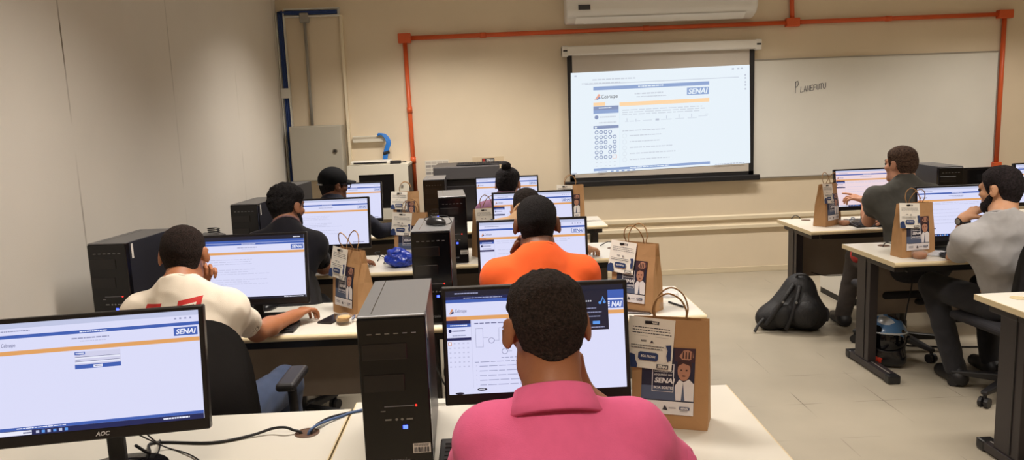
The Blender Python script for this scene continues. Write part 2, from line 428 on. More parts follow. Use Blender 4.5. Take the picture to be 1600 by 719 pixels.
bd.box((-sw/2, -.0765, 0), (-sw/2+bw, -.0752, sh), M_black).box((sw/2-bw, -.0765, 0), (sw/2, -.0752, sh), M_black).box((-sw/2, -.0765, 0), (sw/2, -.0752, .055), M_black).build('border', t)
MB().box((-sw/2-.06, -.095, -.035), (sw/2+.06, -.055, .02), M_black).build('bottom_bar', t, bevel=.008)
PJ = {k: emis('beam_'+k, c, .84) for k, c in dict(white=(228, 238, 246), blue=(142, 164, 206), orange=(249, 212, 168), text=(200, 207, 218), navy=(134, 148, 184), grey=(186, 193, 208), dark=(120, 124, 130), red=(232, 170, 150), pale=(205, 228, 240)).items()}
c4 = [np.array(W(*p))-np.array([(x0+x1)/2, 0, z0]) for p in ((890.5, 115), (1167, 102), (1168, 254), (891, 272))]
def pfn(u, v, L):
    p = c4[0]*(1-u)*(1-v)+c4[1]*u*(1-v)+c4[2]*u*v+c4[3]*(1-u)*v
    return (p[0], -.078-L*.00004, p[2])
S = Sheet(pfn)
S.rect(0, 0, 1, 1, PJ['white'])
for u_ in (.02, .9, .93, .95): S.rect(u_, .025, u_+.012, .04, PJ['grey'])
S.lines(.12, .07, .4, 1, .1, .012, PJ['text']); S.lines(.06, .105, .3, 1, .1, .01, PJ['text']); S.rect(.08, .115, .94, .12, PJ['grey'])
for v_ in (.1, .13, .17, .2, .24): S.disc(.975, v_, .005, .009, PJ['grey'])
A0, A1 = .125, .772
S.rect(A0, .145, A1, .18, PJ['blue']); S.lines(A0+.25, .155, A0+.45, 1, .1, .012, PJ['white'])
S.text('Cebraspe', A0+.045, .225, A0+.135, .275, PJ['dark'], .01, .15); S.poly([(A0+.005, .275), (A0+.03, .215), (A0+.04, .23), (A0+.022, .262)], PJ['red']); S.poly([(A0+.012, .278), (A0+.035, .24), (A0+.04, .262)], PJ['navy'])
S.lines(A0+.23, .225, A0+.44, 1, .1, .014, PJ['text']); S.lines(A0+.24, .258, A0+.43, 1, .1, .01, PJ['text'])
S.rect(A1-.125, .2, A1-.002, .272, PJ['blue']); S.text('SENAI', A1-.118, .208, A1-.008, .264, PJ['white'], .035, .22)
S.rect(A0, .3, A0+.065, .335, PJ['orange']); S.rect(A0+.145, .31, A1, .348, PJ['orange'])
S.rect(A0, .338, A0+.14, .375, PJ['navy']); S.rect(A0, .375, A0+.14, .41, PJ['blue']); S.lines(A0+.03, .35, A0+.12, 1, .1, .01, PJ['white'])
S.disc(A0+.017, .445, .011, .02, PJ['navy']); S.lines(A0+.035, .44, A0+.13, 1, .1, .012, PJ['text']); S.lines(A0+.03, .495, A0+.13, 1, .1, .012, PJ['text'])
S.rect(A0, .53, A0+.14, .56, PJ['navy']); S.disc(A0+.013, .545, .006, .01, PJ['white'])
miss = {(4, 0), (3, 2), (2, 4)}
for rr in range(6):
    for cc in range(5):
        if (cc, rr) in miss: continue
        u_, v_ = A0+.017+cc*.025, .595+rr*.05
        if (cc, rr) == (4, 5):
            S.rect(u_-.011, v_-.018, u_+.011, v_+.018, PJ['red']); S.rect(u_-.009, v_-.015, u_+.009, v_+.015, PJ['white']); continue
        S.disc(u_, v_, .0105, .019, PJ['navy']); S.disc(u_, v_, .0065, .011, PJ['white'])
for rr in range(2):
    for cc in range(5): S.rect(A0+.012+cc*.025, .905+rr*.035-.01, A0+.022+cc*.025, .91+rr*.035-.01, PJ['text'])
S.disc(A0+.06, .965, .033, .012, PJ['dark']); S.rect(A0+.145, .36, A0+.147, .965, PJ['pale'])
S.lines(A0+.16, .385, A1-.01, 3, .022, .008, PJ['text'], .1)
for u_, v_, w_, h_ in ((.3, .5, .02, .004), (.31, .47, .003, .03), (.325, .5, .025, .004), (.36, .48, .003, .03), (.365, .5, .02, .004), (.4, .5, .05, .004), (.47, .49, .02, .02), (.5, .5, .06, .004), (.53, .465, .003, .03), (.58, .5, .05, .004), (.6, .46, .003, .035), (.65, .5, .05, .004), (.67, .46, .003, .035), (.71, .485, .05, .004), (.745, .47, .02, .003)):
    S.rect(u_, v_, u_+w_, v_+h_, PJ['grey'])
S.lines(A0+.16, .59, A0+.42, 1, .1, .01, PJ['text'])
for i in range(5):
    S.disc(A0+.172, .645+i*.06, .012, .022, PJ['text']); S.disc(A0+.172, .645+i*.06, .0105, .0195, PJ['white']); S.lines(A0+.2, .64+i*.06, A0+.4+.02*i, 1, .1, .01, PJ['text'])
S.rect(A0, .955, A1, .98, PJ['blue']) ; S.lines(A0+.2, .962, A0+.45, 1, .1, .008, PJ['white'])
S.rect(.0, .984, .03, .998, PJ['grey']); S.lines(.15, .985, .2, 1, .1, .01, PJ['navy'])
for i in range(5): S.rect(.22+i*.03, .984, .235+i*.03, .997, PJ['blue'])
S.lines(.8, .985, .97, 1, .1, .01, PJ['grey'])
S.build('projected_page', t)

# air conditioner
M_ac = mat('ac_plastic', (232, 230, 226), .35); M_ac2 = mat('ac_louver', (250, 250, 248), .3)
xa, xb = aty(884, 0, YF-.2)[0], aty(1184, 0, YF-.2)[0]; zb = aty(1000, 34, YF-.1)[2]
t = thing('air_conditioner', 'long white air conditioner high on the wall above the projection screen', 'air conditioner', ((xa+xb)/2, YF, zb)); hw = (xb-xa)/2
MB().prism([(-.002, .0), (-.1, .005), (-.19, .045), (-.225, .1), (-.23, .33), (-.19, .37), (-.002, .37)], 0, -hw, hw, M_ac).build('body', t, bevel=.02, seg=3)
MB().prism([(-.105, .003), (-.188, .04), (-.2, .045), (-.115, -.004)], 0, -hw*.9, hw*.88, M_ac2).build('louver', t, bevel=.004)
for i in range(3): MB().prism([(-.06, -.003), (-.1, .0), (-.1, .006), (-.06, .006)], 0, -hw*.8+i*hw*.55, -hw*.8+i*hw*.55+hw*.4, M_ac2).build('vane', t)
MB().box((-hw+.11, -.234, .11), (-hw+.22, -.2305, .155), mat('label_dark', (60, 60, 66), .5)).build('badge', t)

# blue data cables in white trunking in the corner
M_tr = mat('trunking_white', (222, 220, 212), .4); M_bl = mat('blue_cable', (36, 62, 122), .5)
t = thing('cable_trunking', 'white trunking full of blue cables rising up the far left corner', 'cable trunking', (0, YF, 0))
cs = XL+.045
zt, zk1, zk2, zlow = W(440, 22)[2], W(452, 140)[2], W(453, 152)[2], W(462, 300)[2]; xe = W(531, 18)[0]
def trunk(a, b, axis):
    m_ = MB(); 
    if axis == 2:
        m_.box((cs-.04, -.02, a), (cs+.04, -.004, b), M_tr).box((cs-.04, -.05, a), (cs-.03, -.02, b), M_tr).box((cs+.03, -.05, a), (cs+.04, -.02, b), M_tr)
    else:
        m_.box((a, -.02, zt-.04), (b, -.004, zt+.04), M_tr).box((a, -.05, zt+.028), (b, -.02, zt+.04), M_tr).box((a, -.05, zt-.04), (b, -.02, zt-.028), M_tr)
    m_.build('channel', t)
MB().box((cs-.042, -.056, zk2-.01), (cs+.042, -.004, zk1+.01), M_tr).build('joint_cover', t); trunk(zk1, zt, 2); trunk(zlow, zk2, 2); trunk(cs+.04, xe, 0)
for i in range(3):
    o_ = -.016+i*.016
    MB().tube([(cs+o_, -.034, zlow), (cs+o_+.006, -.034, (zlow+zt)/2), (cs+o_, -.034, zt-.06), (cs+o_+.02, -.034, zt+o_*.6), (cs+.2, -.034, zt+o_*.7), (xe-.02, -.034, zt+o_*.7)], 0.0085, M_bl, n=7, sub=8).build('cable', t, smooth=True)
M_grey = mat('panel_grey_paint', (172, 166, 152), .45); M_greyd = mat('conduit_grey', (158, 154, 146), .5)
pt, pb = W(461, 197), W(541, 281)
pz1, pz0 = W(500, 196)[2], W(500, 281)[2]; px0, px1 = W(461, 240)[0], W(541, 240)[0]
t = thing('grey_conduit', 'thin grey conduit coming down to the grey metal wall cabinet', 'conduit', (W(482, 100)[0], YF, pz1+.002))
zz = W(474, 30)[2]-pz1
MB().cyl((0, -.03, 0), (0, -.03, zz), .014, M_greyd).build('pipe', t, smooth=True); MB().box((-.042, -.06, zz-.04), (.042, -.001, zz+.05), M_greyd).build('fitting', t, bevel=.01)
t = thing('metal_wall_cabinet', 'closed grey metal electrical cabinet on the wall in the far left corner', 'electrical cabinet', ((px0+px1)/2, YF, pz0)); w_ = (px1-px0)/2; h_ = pz1-pz0
MB().box((-w_, -.16, 0), (w_, -.001, h_), M_grey).build('body', t, bevel=.006)
MB().box((-w_+.006, -.174, .006), (w_-.006, -.161, h_-.006), M_grey).build('door', t, bevel=.006)
m_ = MB(); m_.cyl((w_-.07, -.182, h_*.53), (w_-.07, -.173, h_*.53), .022, mat('lock_ring', (120, 112, 100), .35, .8)); m_.cyl((w_-.07, -.186, h_*.53), (w_-.07, -.182, h_*.53), .011, M_black); m_.build('lock', t)
tx0 = W(541, 140)[0]; t = tag(MB().box((tx0-.012, YF-.05, W(548, 262)[2]), (tx0+.014, YF-.001, W(535, 24)[2]), M_trim).build('vertical_trunking', bevel=.003), 'narrow cream vertical trunking right of the grey metal cabinet', 'cable trunking')

# network rack, rail and what lies on them
rx0, rx1, ry = aty(542, 262, 6.95)[0], aty(637, 258, 6.95)[0], 6.95
rz1 = aty(590, 258, 6.95)[2]; rz0 = aty(620, 342, 6.95)[2]
M_rack = mat('rack_offwhite', (214, 208, 192), .45); M_glass = mat('smoked_glass', (26, 24, 24), .12)
t = thing('network_rack', 'off-white wall-mounted network rack with a dark glass window', 'network rack', ((rx0+rx1)/2, ry, rz0)); w_ = (rx1-rx0)/2; h_ = rz1-rz0; d_ = YF-ry-.002
m_ = MB(); m_.box((-w_, .02, h_-.02), (w_, d_, h_), M_rack).box((-w_, .02, 0), (w_, d_, .02), M_rack).box((-w_, .02, .02), (-w_+.02, d_, h_-.02), M_rack).box((-w_, d_-.01, .02), (w_, d_, h_-.02), M_rack).build('body', t)
MB().box((w_-.02, .02, .02), (w_-.002, d_, h_-.02), mat('rack_side_dark', (66, 60, 52), .6)).build('side_panel', t)
m_ = MB(); a_ = .1; m_.box((-w_, 0, h_-.085), (w_, .018, h_), M_rack).box((-w_, 0, 0), (w_, .018, .1), M_rack).box((-w_, 0, .1), (-w_+a_, .018, h_-.085), M_rack).box((w_-.13, 0, .1), (w_, .018, h_-.085), M_rack).build('door', t)
MB().box((-w_+a_, .006, .1), (w_-.13, .014, h_-.085), M_glass).build('window', t)
MB().cyl((w_-.06, -.006, .3), (w_-.06, 0, .3), .012, M_alu).build('lock', t)
t = thing('network_switch', 'flat white device lying on top of the network rack', 'network device', (rx0+.2, 7.12, rz1)); 
MB().box((-.18, -.1, 0), (.18, .1, .035), mat('device_white', (214, 210, 200), .4)).build('body', t, bevel=.012, seg=3); MB().box((-.15, -.104, .01), (.15, -.1, .024), M_black).build('port_strip', t)
t = thing('power_adapter', 'small black adapter box on top of the network rack', 'adapter', (rx1-.13, 7.06, rz1)); MB().box((-.06, -.03, 0), (.06, .03, .03), M_black).build('body', t, bevel=.008); MB().tube([(.06, 0, .012), (.1, .05, .012), (.06, .12, .008)], .004, M_black).build('lead', t)
t = thing('patch_panel', 'short off-white patch panel on the wall above the network rack', 'patch panel', ((W(553, 217)[0]+W(602, 215)[0])/2, YF, W(580, 217)[2]))
MB().box((-.155, -.055, -.03), (.155, -.001, .03), M_rack).build('body', t, bevel=.004); MB().box((-.15, -.057, .004), (.15, -.055, .02), mat('port_row_beige', (190, 180, 160), .5)).build('port_row', t)  # port row in a slightly darker beige than the panel body
M_bl2 = mat('bright_blue_cable', (40, 120, 205), .45)
t = thing('blue_cable_bundle', 'bright blue cable bundle hanging from the patch panel to the rack', 'cables', (0, YF, 0))
q0, q1, q2 = W(600, 213, .08), W(607, 222, .1), W(603, 248, .1)
for i in range(4):
    o_ = (i-1.5)*.011
    MB().tube([(q0[0]-.06+o_*.3, -.075, q0[2]+.02+o_*.4), (q0[0]+o_, -.08, q0[2]+.012), (q1[0]+o_, -.1, q1[2]), (q2[0]+.01+o_, -.11, (q1[2]+q2[2])/2), (q2[0]-.01+o_, -.12, rz1+.012)], .0075, M_bl2, n=7).build('cable', t, smooth=True)
for zz in (W(605, 238)[2],): MB().cyl((q2[0]-.02, -.113, zz-.008), (q2[0]+.04, -.113, zz+.008), .016, M_black).build('tie', t)

# notices on the wall
def wall_paper(name, label, cat, p0, p1, draw, off=.003):
    a, b = W(*p0), W(*p1); t = thing(name, label, cat, ((a[0]+b[0])/2, YF, (a[2]+b[2])/2)); w_ = abs(b[0]-a[0])/2; h_ = abs(a[2]-b[2])/2
    MB().box((-w_, -off, -h_), (w_, -.0005, h_), mat('notice_paper', (224, 218, 206), .7)).build('sheet', t)
    S = Sheet(lambda u, v, L: ((u-.5)*2*w_, -off-.0003-L*.00005, (.5-v)*2*h_)); draw(S); S.build('print', t); return t
M_pg = mat('print_grey', (150, 144, 138), .7); M_prd = mat('print_red', (176, 50, 40), .6); M_pdk = mat('print_dark', (48, 44, 50), .6)
def d1(S):
    for i in range(9):
        for j in range(4): S.rect(.03+j*.245, .04+i*.106, .25+j*.245, .115+i*.106, M_pg if i % 2 else mat('print_light', (198, 190, 178), .7), 1)
wall_paper('notice_sheet', 'white printed grid notice on the wall behind the leftmost black tower', 'notice', (664, 251), (703, 300), d1)
def d2(S):
    S.rect(0, 0, 1, 1, mat('poster_cream', (216, 196, 164), .7)); S.rect(.3, .08, .7, .36, M_pdk); S.rect(.32, .1, .4, .33, M_prd); S.text('SENAI', .44, .13, .67, .31, mat('print_white', (236, 234, 228), .6), .03, .2)
wall_paper('wall_sign', 'small cream wall sign with a red and dark emblem behind the black equipment cabinet', 'sign', (738, 246), (788, 272), d2)

# black equipment cabinet
bx0, bx1 = aty(677, 270, 6.72)[0], aty(781, 268, 6.72)[0]; bz1, bzm = aty(730, 260, 6.72)[2], aty(730, 280, 6.72)[2]
M_eq = mat('equipment_grey', (70, 68, 70), .45); M_eqd = mat('equipment_black', (24, 22, 24), .4)
t = thing('equipment_cabinet', 'wide black equipment cabinet with a grey lid by the front wall', 'equipment cabinet', ((bx0+bx1)/2, 6.72, 0)); w_ = (bx1-bx0)/2
MB().box((-w_+.02, .02, 0), (w_-.02, .6, bzm), M_eqd).build('body', t, bevel=.01); MB().box((-w_, 0, bzm), (w_, .62, bz1), M_eq).build('lid', t, bevel=.008)
MB().box((-w_+.05, .012, .08), (w_-.05, .02, bzm-.06), mat('equipment_door', (30, 28, 30), .3)).build('door', t, bevel=.004); MB().box((w_-.12, -.002, bzm-.25), (w_-.09, .012, bzm-.1), M_eq).build('handle', t, bevel=.003)

# ------------------------------------------------------------------ desks
M_lam = mat('desk_laminate', (216, 211, 199), .3, vary=.015, vscale=3); M_edge = mat('desk_edge', (214, 196, 158), .4)
M_steel = mat('desk_leg_black', (44, 38, 40), .42); M_cap = mat('leg_cap_black', (26, 26, 28), .35); M_pan = mat('modesty_brown', (142, 128, 116), .55, vary=.05)
M_gr = mat('grommet_brown', (92, 62, 40), .45); M_grp = mat('grommet_beige', (196, 178, 140), .45)
def desk(label, x0, x1, y0, y1, grom=(), pale=False, legs=True, group=None):
    cx, cy = (x0+x1)/2, (y0+y1)/2
    t = thing('desk', label, 'desk', (cx, cy, 0), 0, group); w, d = (x1-x0)/2, (y1-y0)/2
    m = MB(); m.box((-w+.004, -d+.012, .713), (w-.004, d-.002, .74), M_lam)
    pr = [(-d+.012, .713)]+[(-d+.0135-.0135*math.sin(PI*i/8), .7265-.0135*math.cos(PI*i/8)) for i in range(9)]+[(-d+.012, .74)]
    m.prism(pr[1:-1]+[(-d+.0125, .7398), (-d+.0125, .7132)], 0, -w, w, M_edge)
    m.box((-w, -d+.012, .7135), (-w+.004, d, .7395), M_edge).box((w-.004, -d+.012, .7135), (w, d, .7395), M_edge).build('desk_top', t)
    for s in (-1, 1):
        xc = s*(w-.062); g = MB()
        g.box((xc-.026, .02, .05), (xc+.026, .185, .7), M_steel)
        g.box((xc-.031, .07, .06), (xc+.031, .076, .69), M_cap)
        g.box((xc-.028, -d+.07, .672), (xc+.028, d-.06, .712), M_steel)
        lg = g.build('leg', t, bevel=.005)
        g = MB(); g.box((xc-.034, -d+.12, .012), (xc+.034, d-.03, .05), M_steel).box((xc-.004, -d+.13, .05), (xc+.004, d-.05, .0515), M_alu)
        g.build('foot_bar', lg, bevel=.008)
        for yy in (-d+.1, d-.06): MB().box((xc-.037, yy-.03, 0), (xc+.037, yy+.03, .053), M_cap).build('foot_cap', lg, bevel=.01)
    MB().box((-w+.1, -d+.05, .672), (w-.1, -d+.08, .712), M_cap).build('front_rail', t)
    MB().box((-w+.12, d-.13, .30), (w-.12, d-.112, .7), M_pan).build('modesty_panel', t)
    for gx, gy in grom:
        g = MB(); g.lathe([(.036, 0), (.036, .002), (.031, .0028), (.029, .0008), (0.001, .0006)], M_grp if pale else M_gr, (gx-cx, gy-cy, .7398)); g.build('cable_grommet', t)
    return t
XC0, XC1 = -.37, .93
G1 = atz(480, 677, .74)
DB = {}
desk('beige desk in the left foreground holding the monitor with a login page', -1.88, -.468, 1.72, 2.335, [(G1[0], G1[1])])
desk('beige desk in the middle foreground in front of the person in the pink polo', -.462, .75, 1.78, 2.39)
desk('beige desk in front of the person in the white T-shirt', -1.88, -.385, 3.215, 3.80)
desk('beige desk in front of the person in the orange T-shirt', XC0, XC1, 3.24, 3.83)
desk('beige desk in front of the person in the black T-shirt', -1.88, -.385, 4.51, 5.11)
desk('beige desk at the person in the beige T-shirt, between the orange-shirted and purple-shirted people', XC0, XC1-.03, 4.645, 5.24, [(.80, 5.0)])
desk('beige desk in front of the person in the black cap', -1.88, -.63, 5.93, 6.53)
desk('beige desk in front of the person in the purple shirt', -.62, XC1, 6.03, 6.6)
gA, gB, gC = atz(1250, 341, .74), atz(1382, 384, .74), atz(1597, 467, .74)
desk('rear right beige desk nearest the whiteboard, at the person in the dark grey T-shirt', 2.27, 3.50, 5.31, 5.96, [(2.46, 5.86)])
desk('beige desk against the right end of the rear right desk', 3.51, 4.9, 5.31, 5.96)
desk('beige desk at the bearded person in the light grey T-shirt', 2.25, 3.55, 4.14, 4.79, [(2.46, 4.67)])
desk('beige desk cut off by the right photo edge, nearest of the right-hand desks', 2.225, 3.6, 2.75, 3.40, [(2.36, 3.29)], pale=True)

# white pedestal behind the rear right desk
t = thing('pedestal_cabinet', 'low white cabinet on a black plinth under the rear right desk', 'cabinet', (3.1, 6.25, 0))
MB().box((-.24, -.26, .05), (.24, .24, .56), mat('cabinet_white', (228, 224, 214), .4)).build('body', t, bevel=.004); MB().box((-.235, -.255, 0), (.235, .235, .05), M_black).build('plinth', t)
for i in range(3): MB().box((-.22, -.275, .07+i*.16), (.22, -.26, .215+i*.16), mat('cabinet_white', (228, 224, 214), .4)).build('drawer', t, bevel=.003)

# ------------------------------------------------------------------ computers
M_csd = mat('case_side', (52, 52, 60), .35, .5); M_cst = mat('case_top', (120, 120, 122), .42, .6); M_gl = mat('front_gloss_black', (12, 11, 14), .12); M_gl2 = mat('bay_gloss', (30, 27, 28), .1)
M_sil = mat('port_silver', (150, 150, 152), .3, .8); M_red = emis('led_red', (255, 40, 30), 2.5); M_blu = emis('led_blue', (60, 80, 255), 4.0); M_stk = mat('sticker_paper', (214, 208, 200), .6); M_lgt = mat('logo_grey', (120, 120, 126), .4)
def make_pc(label, loc, rz):
    t = thing('tower_computer', label, 'computer tower', loc, rz, None); w, h, d = .17, .42, .43
    m = MB(); x, y0, y1 = w/2, -d/2+.03, d/2
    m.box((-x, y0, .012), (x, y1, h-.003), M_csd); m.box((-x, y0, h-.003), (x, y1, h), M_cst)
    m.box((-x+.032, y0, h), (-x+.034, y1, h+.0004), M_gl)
    m.build('case', t)
    for sx in (-1, 1):
        for yy in (y0+.05, y1-.06): MB().cyl((sx*.06, yy, 0), (sx*.06, yy, .012), .014, M_black).build('rubber_foot', t)
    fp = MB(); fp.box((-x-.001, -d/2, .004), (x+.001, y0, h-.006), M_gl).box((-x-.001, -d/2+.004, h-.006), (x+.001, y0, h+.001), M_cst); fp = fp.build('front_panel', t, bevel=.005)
    yf = -d/2
    v = MB()
    for i in range(6): v.box((-.062+i*.022, yf-.0008, h-.046), (-.05+i*.022, yf, h-.0435), M_sil if i in (0, 1, 2, 3) else M_lgt)
    v.build('vent_slots', fp)
    MB().box((-x+.008, yf-.003, h-.112), (x-.05, yf, h-.07), M_gl2).build('drive_bay', fp, bevel=.002)
    MB().box((-x+.008, yf-.003, h-.195), (x-.06, yf, h-.15), M_gl2).build('drive_bay', fp, bevel=.002)
    s = MB(); s.box((-.03, yf-.001, h-.236), (.045, yf, h-.234), M_lgt).box((-.04, yf-.001, h-.248), (-.028, yf, h-.246), M_sil); s.build('card_reader', fp)
    MB().cyl((.05, yf-.002, h-.235), (.05, yf, h-.235), .0028, M_red, n=10).build('drive_light', fp)
    for px in (-.022, .032): MB().box((px-.008, yf-.001, h-.272), (px+.008, yf, h-.268), M_sil).build('usb_port', fp)
    for px in (-.001, .013): MB().cyl((px, yf-.001, h-.27), (px, yf, h-.27), .0035, M_sil, n=10).build('audio_jack', fp)
    MB().box((.014, yf-.003, h-.296), (.026, yf, h-.286), M_blu).build('power_light', fp, bevel=.001)
    S = Sheet(lambda u, v, L: (.036+u*.045, yf-.0006-L*.00006, h-.337-v*.026)); S.rect(0, 0, 1, 1, M_stk); S.lines(.06, .08, .94, 2, .13, .08, M_pdk, .1)
    for i in range(16): S.rect(.06+i*.055, .4, .06+i*.055+.018+.018*((i*7) % 3), .92, M_pdk, 9)
    S.build('sticker', fp)
    S = Sheet(lambda u, v, L: (-.022+u*.05, yf-.0006-L*.00006, h-.374-v*.013)); S.text('teravix', 0, 0, 1, 1, M_lgt, .0); S.build('logo', fp)
    st = MB().box((x, y0+.015, h-.075), (x+.0006, y0+.03, h-.01), M_stk).build('side_sticker', t)
    return t
def pcpos(fx, fy, rz):  # front-face centre -> origin
    a = math.radians(rz); return (fx-math.sin(a)*.215, fy+math.cos(a)*.215, .74)
pc0 = make_pc('black tower computer beside the pink-shirted person, closest to the camera', pcpos(-.26, 1.86, 2), math.radians(2))
for (fx, fy, rz), lb in (((-1.665, 3.31, -5), 'black tower computer left of the person in the white T-shirt'),
        ((-1.52, 4.735, -5), 'black tower computer left of the person in the black T-shirt'),
        ((-1.60, 6.0, -4), 'black tower computer in the far left corner behind the black-shirted person'),
        ((-.266, 3.285, 0), 'black tower computer left of the orange-shirted person, with a mouse on top'),
        ((-.235, 4.69, 4), 'black tower computer behind the one with a mouse on top'),
        ((-.441, 6.05, 1), 'black tower computer beside the equipment cabinet, in front of the wall notice'),
        ((3.30, 5.37, -4), 'black tower computer on the rear right desk below the whiteboard corner')):
    o = dup(pc0, pcpos(fx, fy, rz), math.radians(rz), lb)

# ------------------------------------------------------------------ monitors
UI = {k: emis('ui_'+k, c, .82) for k, c in dict(white=(217, 219, 247), white2=(206, 206, 232), pink=(236, 214, 220), blue=(62, 94, 176), navy=(28, 36, 84), orange=(222, 160, 98), orange2=(214, 140, 88), bar=(196, 198, 224), dark=(28, 30, 48), text=(150, 154, 188), text2=(96, 100, 140), grey=(190, 192, 221), pale=(232, 234, 250), link=(90, 150, 230), chrome=(190, 196, 226)).items()}
M_bez = mat('bezel_black', (20, 18, 22), .3); M_bk = mat('monitor_back', (26, 25, 28), .5); M_off = mat('dark_screen', (30, 28, 30), .08); M_logo = mat('logo_silver', (205, 205, 210), .4)
def page_top(S, white, dark=False, wid=1.0):
    S.rect(0, 0, 1, 1, UI[white])
    if dark:
        S.rect(0, 0, 1, .055, UI['dark']); S.lines(.05, .02, .2, 1, .1, .012, UI['text']); S.rect(0, .055, 1, .085, UI['navy']); S.lines(.1, .066, .35, 1, .1, .009, UI['text']); S.rect(0, .085, 1, .115, UI['blue'])
    else:
        S.rect(0, 0, 1, .045, UI['chrome']); S.lines(.05, .065, .2, 1, .1, .01, UI['text'])
        for i in range(4): S.rect(.88+i*.025, .06, .89+i*.025, .075, UI['text'])
        S.rect(0, .105, 1, .135, UI['blue']); S.lines(.42, .115, .58, 1, .1, .01, UI['pale'])
    S.poly([(.015, .225), (.032, .17), (.04, .18), (.027, .212)], UI['orange2']); S.poly([(.02, .23), (.038, .19), (.045, .21)], UI['navy'])
    S.text('Cebraspe', .05, .175, .115, .22, UI['text2'], .005, .12)
    S.lines(.38, .17, .62, 1, .1, .012, UI['text']); S.lines(.42, .2, .58, 1, .1, .008, UI['grey'])
    S.rect(.875, .15, .992, .225, UI['blue']); S.rect(.879, .155, .988, .22, UI['pale'] if wid < 1 else UI['blue']); S.text('SENAI', .885, .163, .985, .212, UI['blue'] if wid < 1 else UI['pale'], .035, .22)
    S.rect(0, .245, 1, .283, UI['orange'])
def taskbar(S, dark=True):
    S.rect(0, .952, 1, 1, UI['navy'] if dark else UI['bar']); S.rect(.02, .957, .17, .995, UI['pale']); S.lines(.13, .97, .17, 1, .1, .014, UI['text2'])
    for i in range(6): S.rect(.19+i*.027, .964, .205+i*.027, .988, UI['link'] if i % 2 else UI['chrome'])
    S.lines(.8, .965, .97, 1, .1, .014, UI['pale'])
def page_login(S):
    page_top(S, 'white'); S.rect(.39, .3, .61, .43, UI['white2']); S.rect(.39, .3, .44, .326, UI['blue']); S.lines(.395, .308, .435, 1, .1, .01, UI['pale'], 0)
    for v in (.345, .385): S.lines(.395, v-.016, .42, 1, .1, .007, UI['text']); S.rect(.392, v, .608, v+.004, UI['text2']); S.rect(.392, v+.004, .608, v+.018, UI['pale'])
    S.rect(.39, .415, .61, .452, UI['blue']); S.rect(.478, .422, .522, .446, UI['pale']); S.lines(.484, .43, .518, 1, .1, .007, UI['text2'], 0)
    S.rect(0, .925, 1, .952, UI['blue']); S.lines(.1, .933, .35, 1, .1, .008, UI['pale']); taskbar(S)
def page_side(S, b='blue'):
    S.rect(.0, .283, .135, .318, UI['navy']); S.rect(0, .318, .135, .35, UI['blue']); S.lines(.02, .328, .12, 1, .1, .009, UI['pale'])
    S.disc(.018, .385, .009, .017, UI['navy']); S.lines(.03, .38, .12, 1, .1, .012, UI['text2']); S.lines(.03, .425, .12, 1, .1, .01, UI['text'])
    S.rect(0, .45, .135, .478, UI['navy']); S.rect(.136, .283, .138, .94, UI['grey'])
def page_exam(S):
    page_top(S, 'white', True); S.rect(0, .245, .06, .283, UI['orange2']); page_side(S)
    S.rect(.005, .49, .024, .525, UI['orange2']); S.rect(.008, .495, .021, .52, UI['pale'])
    for r_ in range(6):
        for c_ in range(5):
            if r_ or c_: S.rect(.01+c_*.025, .5+r_*.045, .02+c_*.025, .512+r_*.045, UI['grey'], 40)
    S.lines(.155, .315, .7, 1, .03, .009, UI['text2'], .1)
    T = UI['text2']
    def ln(u0, v0, u1, v1): S.rect(min(u0, u1), min(v0, v1), max(u0, u1)+.0012, max(v0, v1)+.0022, T, 50)
    for a in ((.16, .37, .16, .55), (.2, .37, .2, .55), (.16, .37, .2, .37), (.16, .55, .2, .55), (.2, .46, .23, .46), (.265, .49, .29, .49), (.29, .37, .29, .49), (.29, .37, .36, .37), (.315, .41, .315, .6), (.315, .41, .36, .41), (.315, .6, .36, .6), (.315, .5, .34, .5), (.36, .37, .36, .43), (.34, .5, .36, .5)): ln(*a)
    for u_, v_ in ((.248, .49), (.36, .44), (.355, .5), (.32, .6), (.33, .37)):
        S.disc(u_, v_, .017, .028, T, lay=51); S.disc(u_, v_, .0145, .024, UI['white'], lay=52)
    S.lines(.3, .655, .7, 1, .1, .0065, UI['text']); S.lines(.15, .69, .7, 1, .1, .0065, UI['text'])
    for i in range(5): S.rect(.155, .725+i*.045, .158, .735+i*.045, UI['grey'], 53); S.lines(.175, .73+i*.045, .72, 1, .1, .0065, UI['text'], .1)
    S.disc(.185, .955, .028, .014, UI['dark']); S.lines(.168, .95, .2, 1, .1, .007, UI['pale'], 0); S.disc(.06, .985, .025, .011, UI['dark'])
    # dark pop-up window on the right of the page
    S.rect(.715, .05, .91, .43, UI['dark']); S.rect(.91, .05, 1, .13, UI['blue'])
    for i in range(5): S.disc(.765+i*.012, .15, .004, .007, UI['pale'])
    S.disc(.865, .17, .008, .014, UI['link']); S.disc(.89, .165, .008, .014, UI['link']); S.poly([(.866, .165), (.88, .12), (.885, .12), (.872, .168)], UI['link']); S.poly([(.878, .115), (.89, .15), (.893, .15), (.882, .11)], UI['link'])
    for i in range(3): S.lines(.725, .215+i*.04, .88, 1, .1, .009, UI['text'])
    S.rect(.82, .345, .86, .375, UI['link']); S.lines(.76, .4, .9, 1, .1, .008, UI['text'])
    S.rect(.92, .15, .995, .225, UI['blue']); S.text('NAI', .928, .16, .988, .215, UI['pale'], .035, .22)
def page_question(S, white='white', side=True):
    page_top(S, white, wid=.9); S.rect(0, .245, .06, .283, UI['orange2'])
    if side: page_side(S)
    S.lines(.16, .31, .95, 2, .03, .008, UI['grey'], .2)
    for i in range(5): S.lines(.17, .45+i*.07, .6, 1, .1, .008, UI['grey'])
    S.rect(.155, .83, .2, .85, UI['text2']); taskbar(S) if side else None
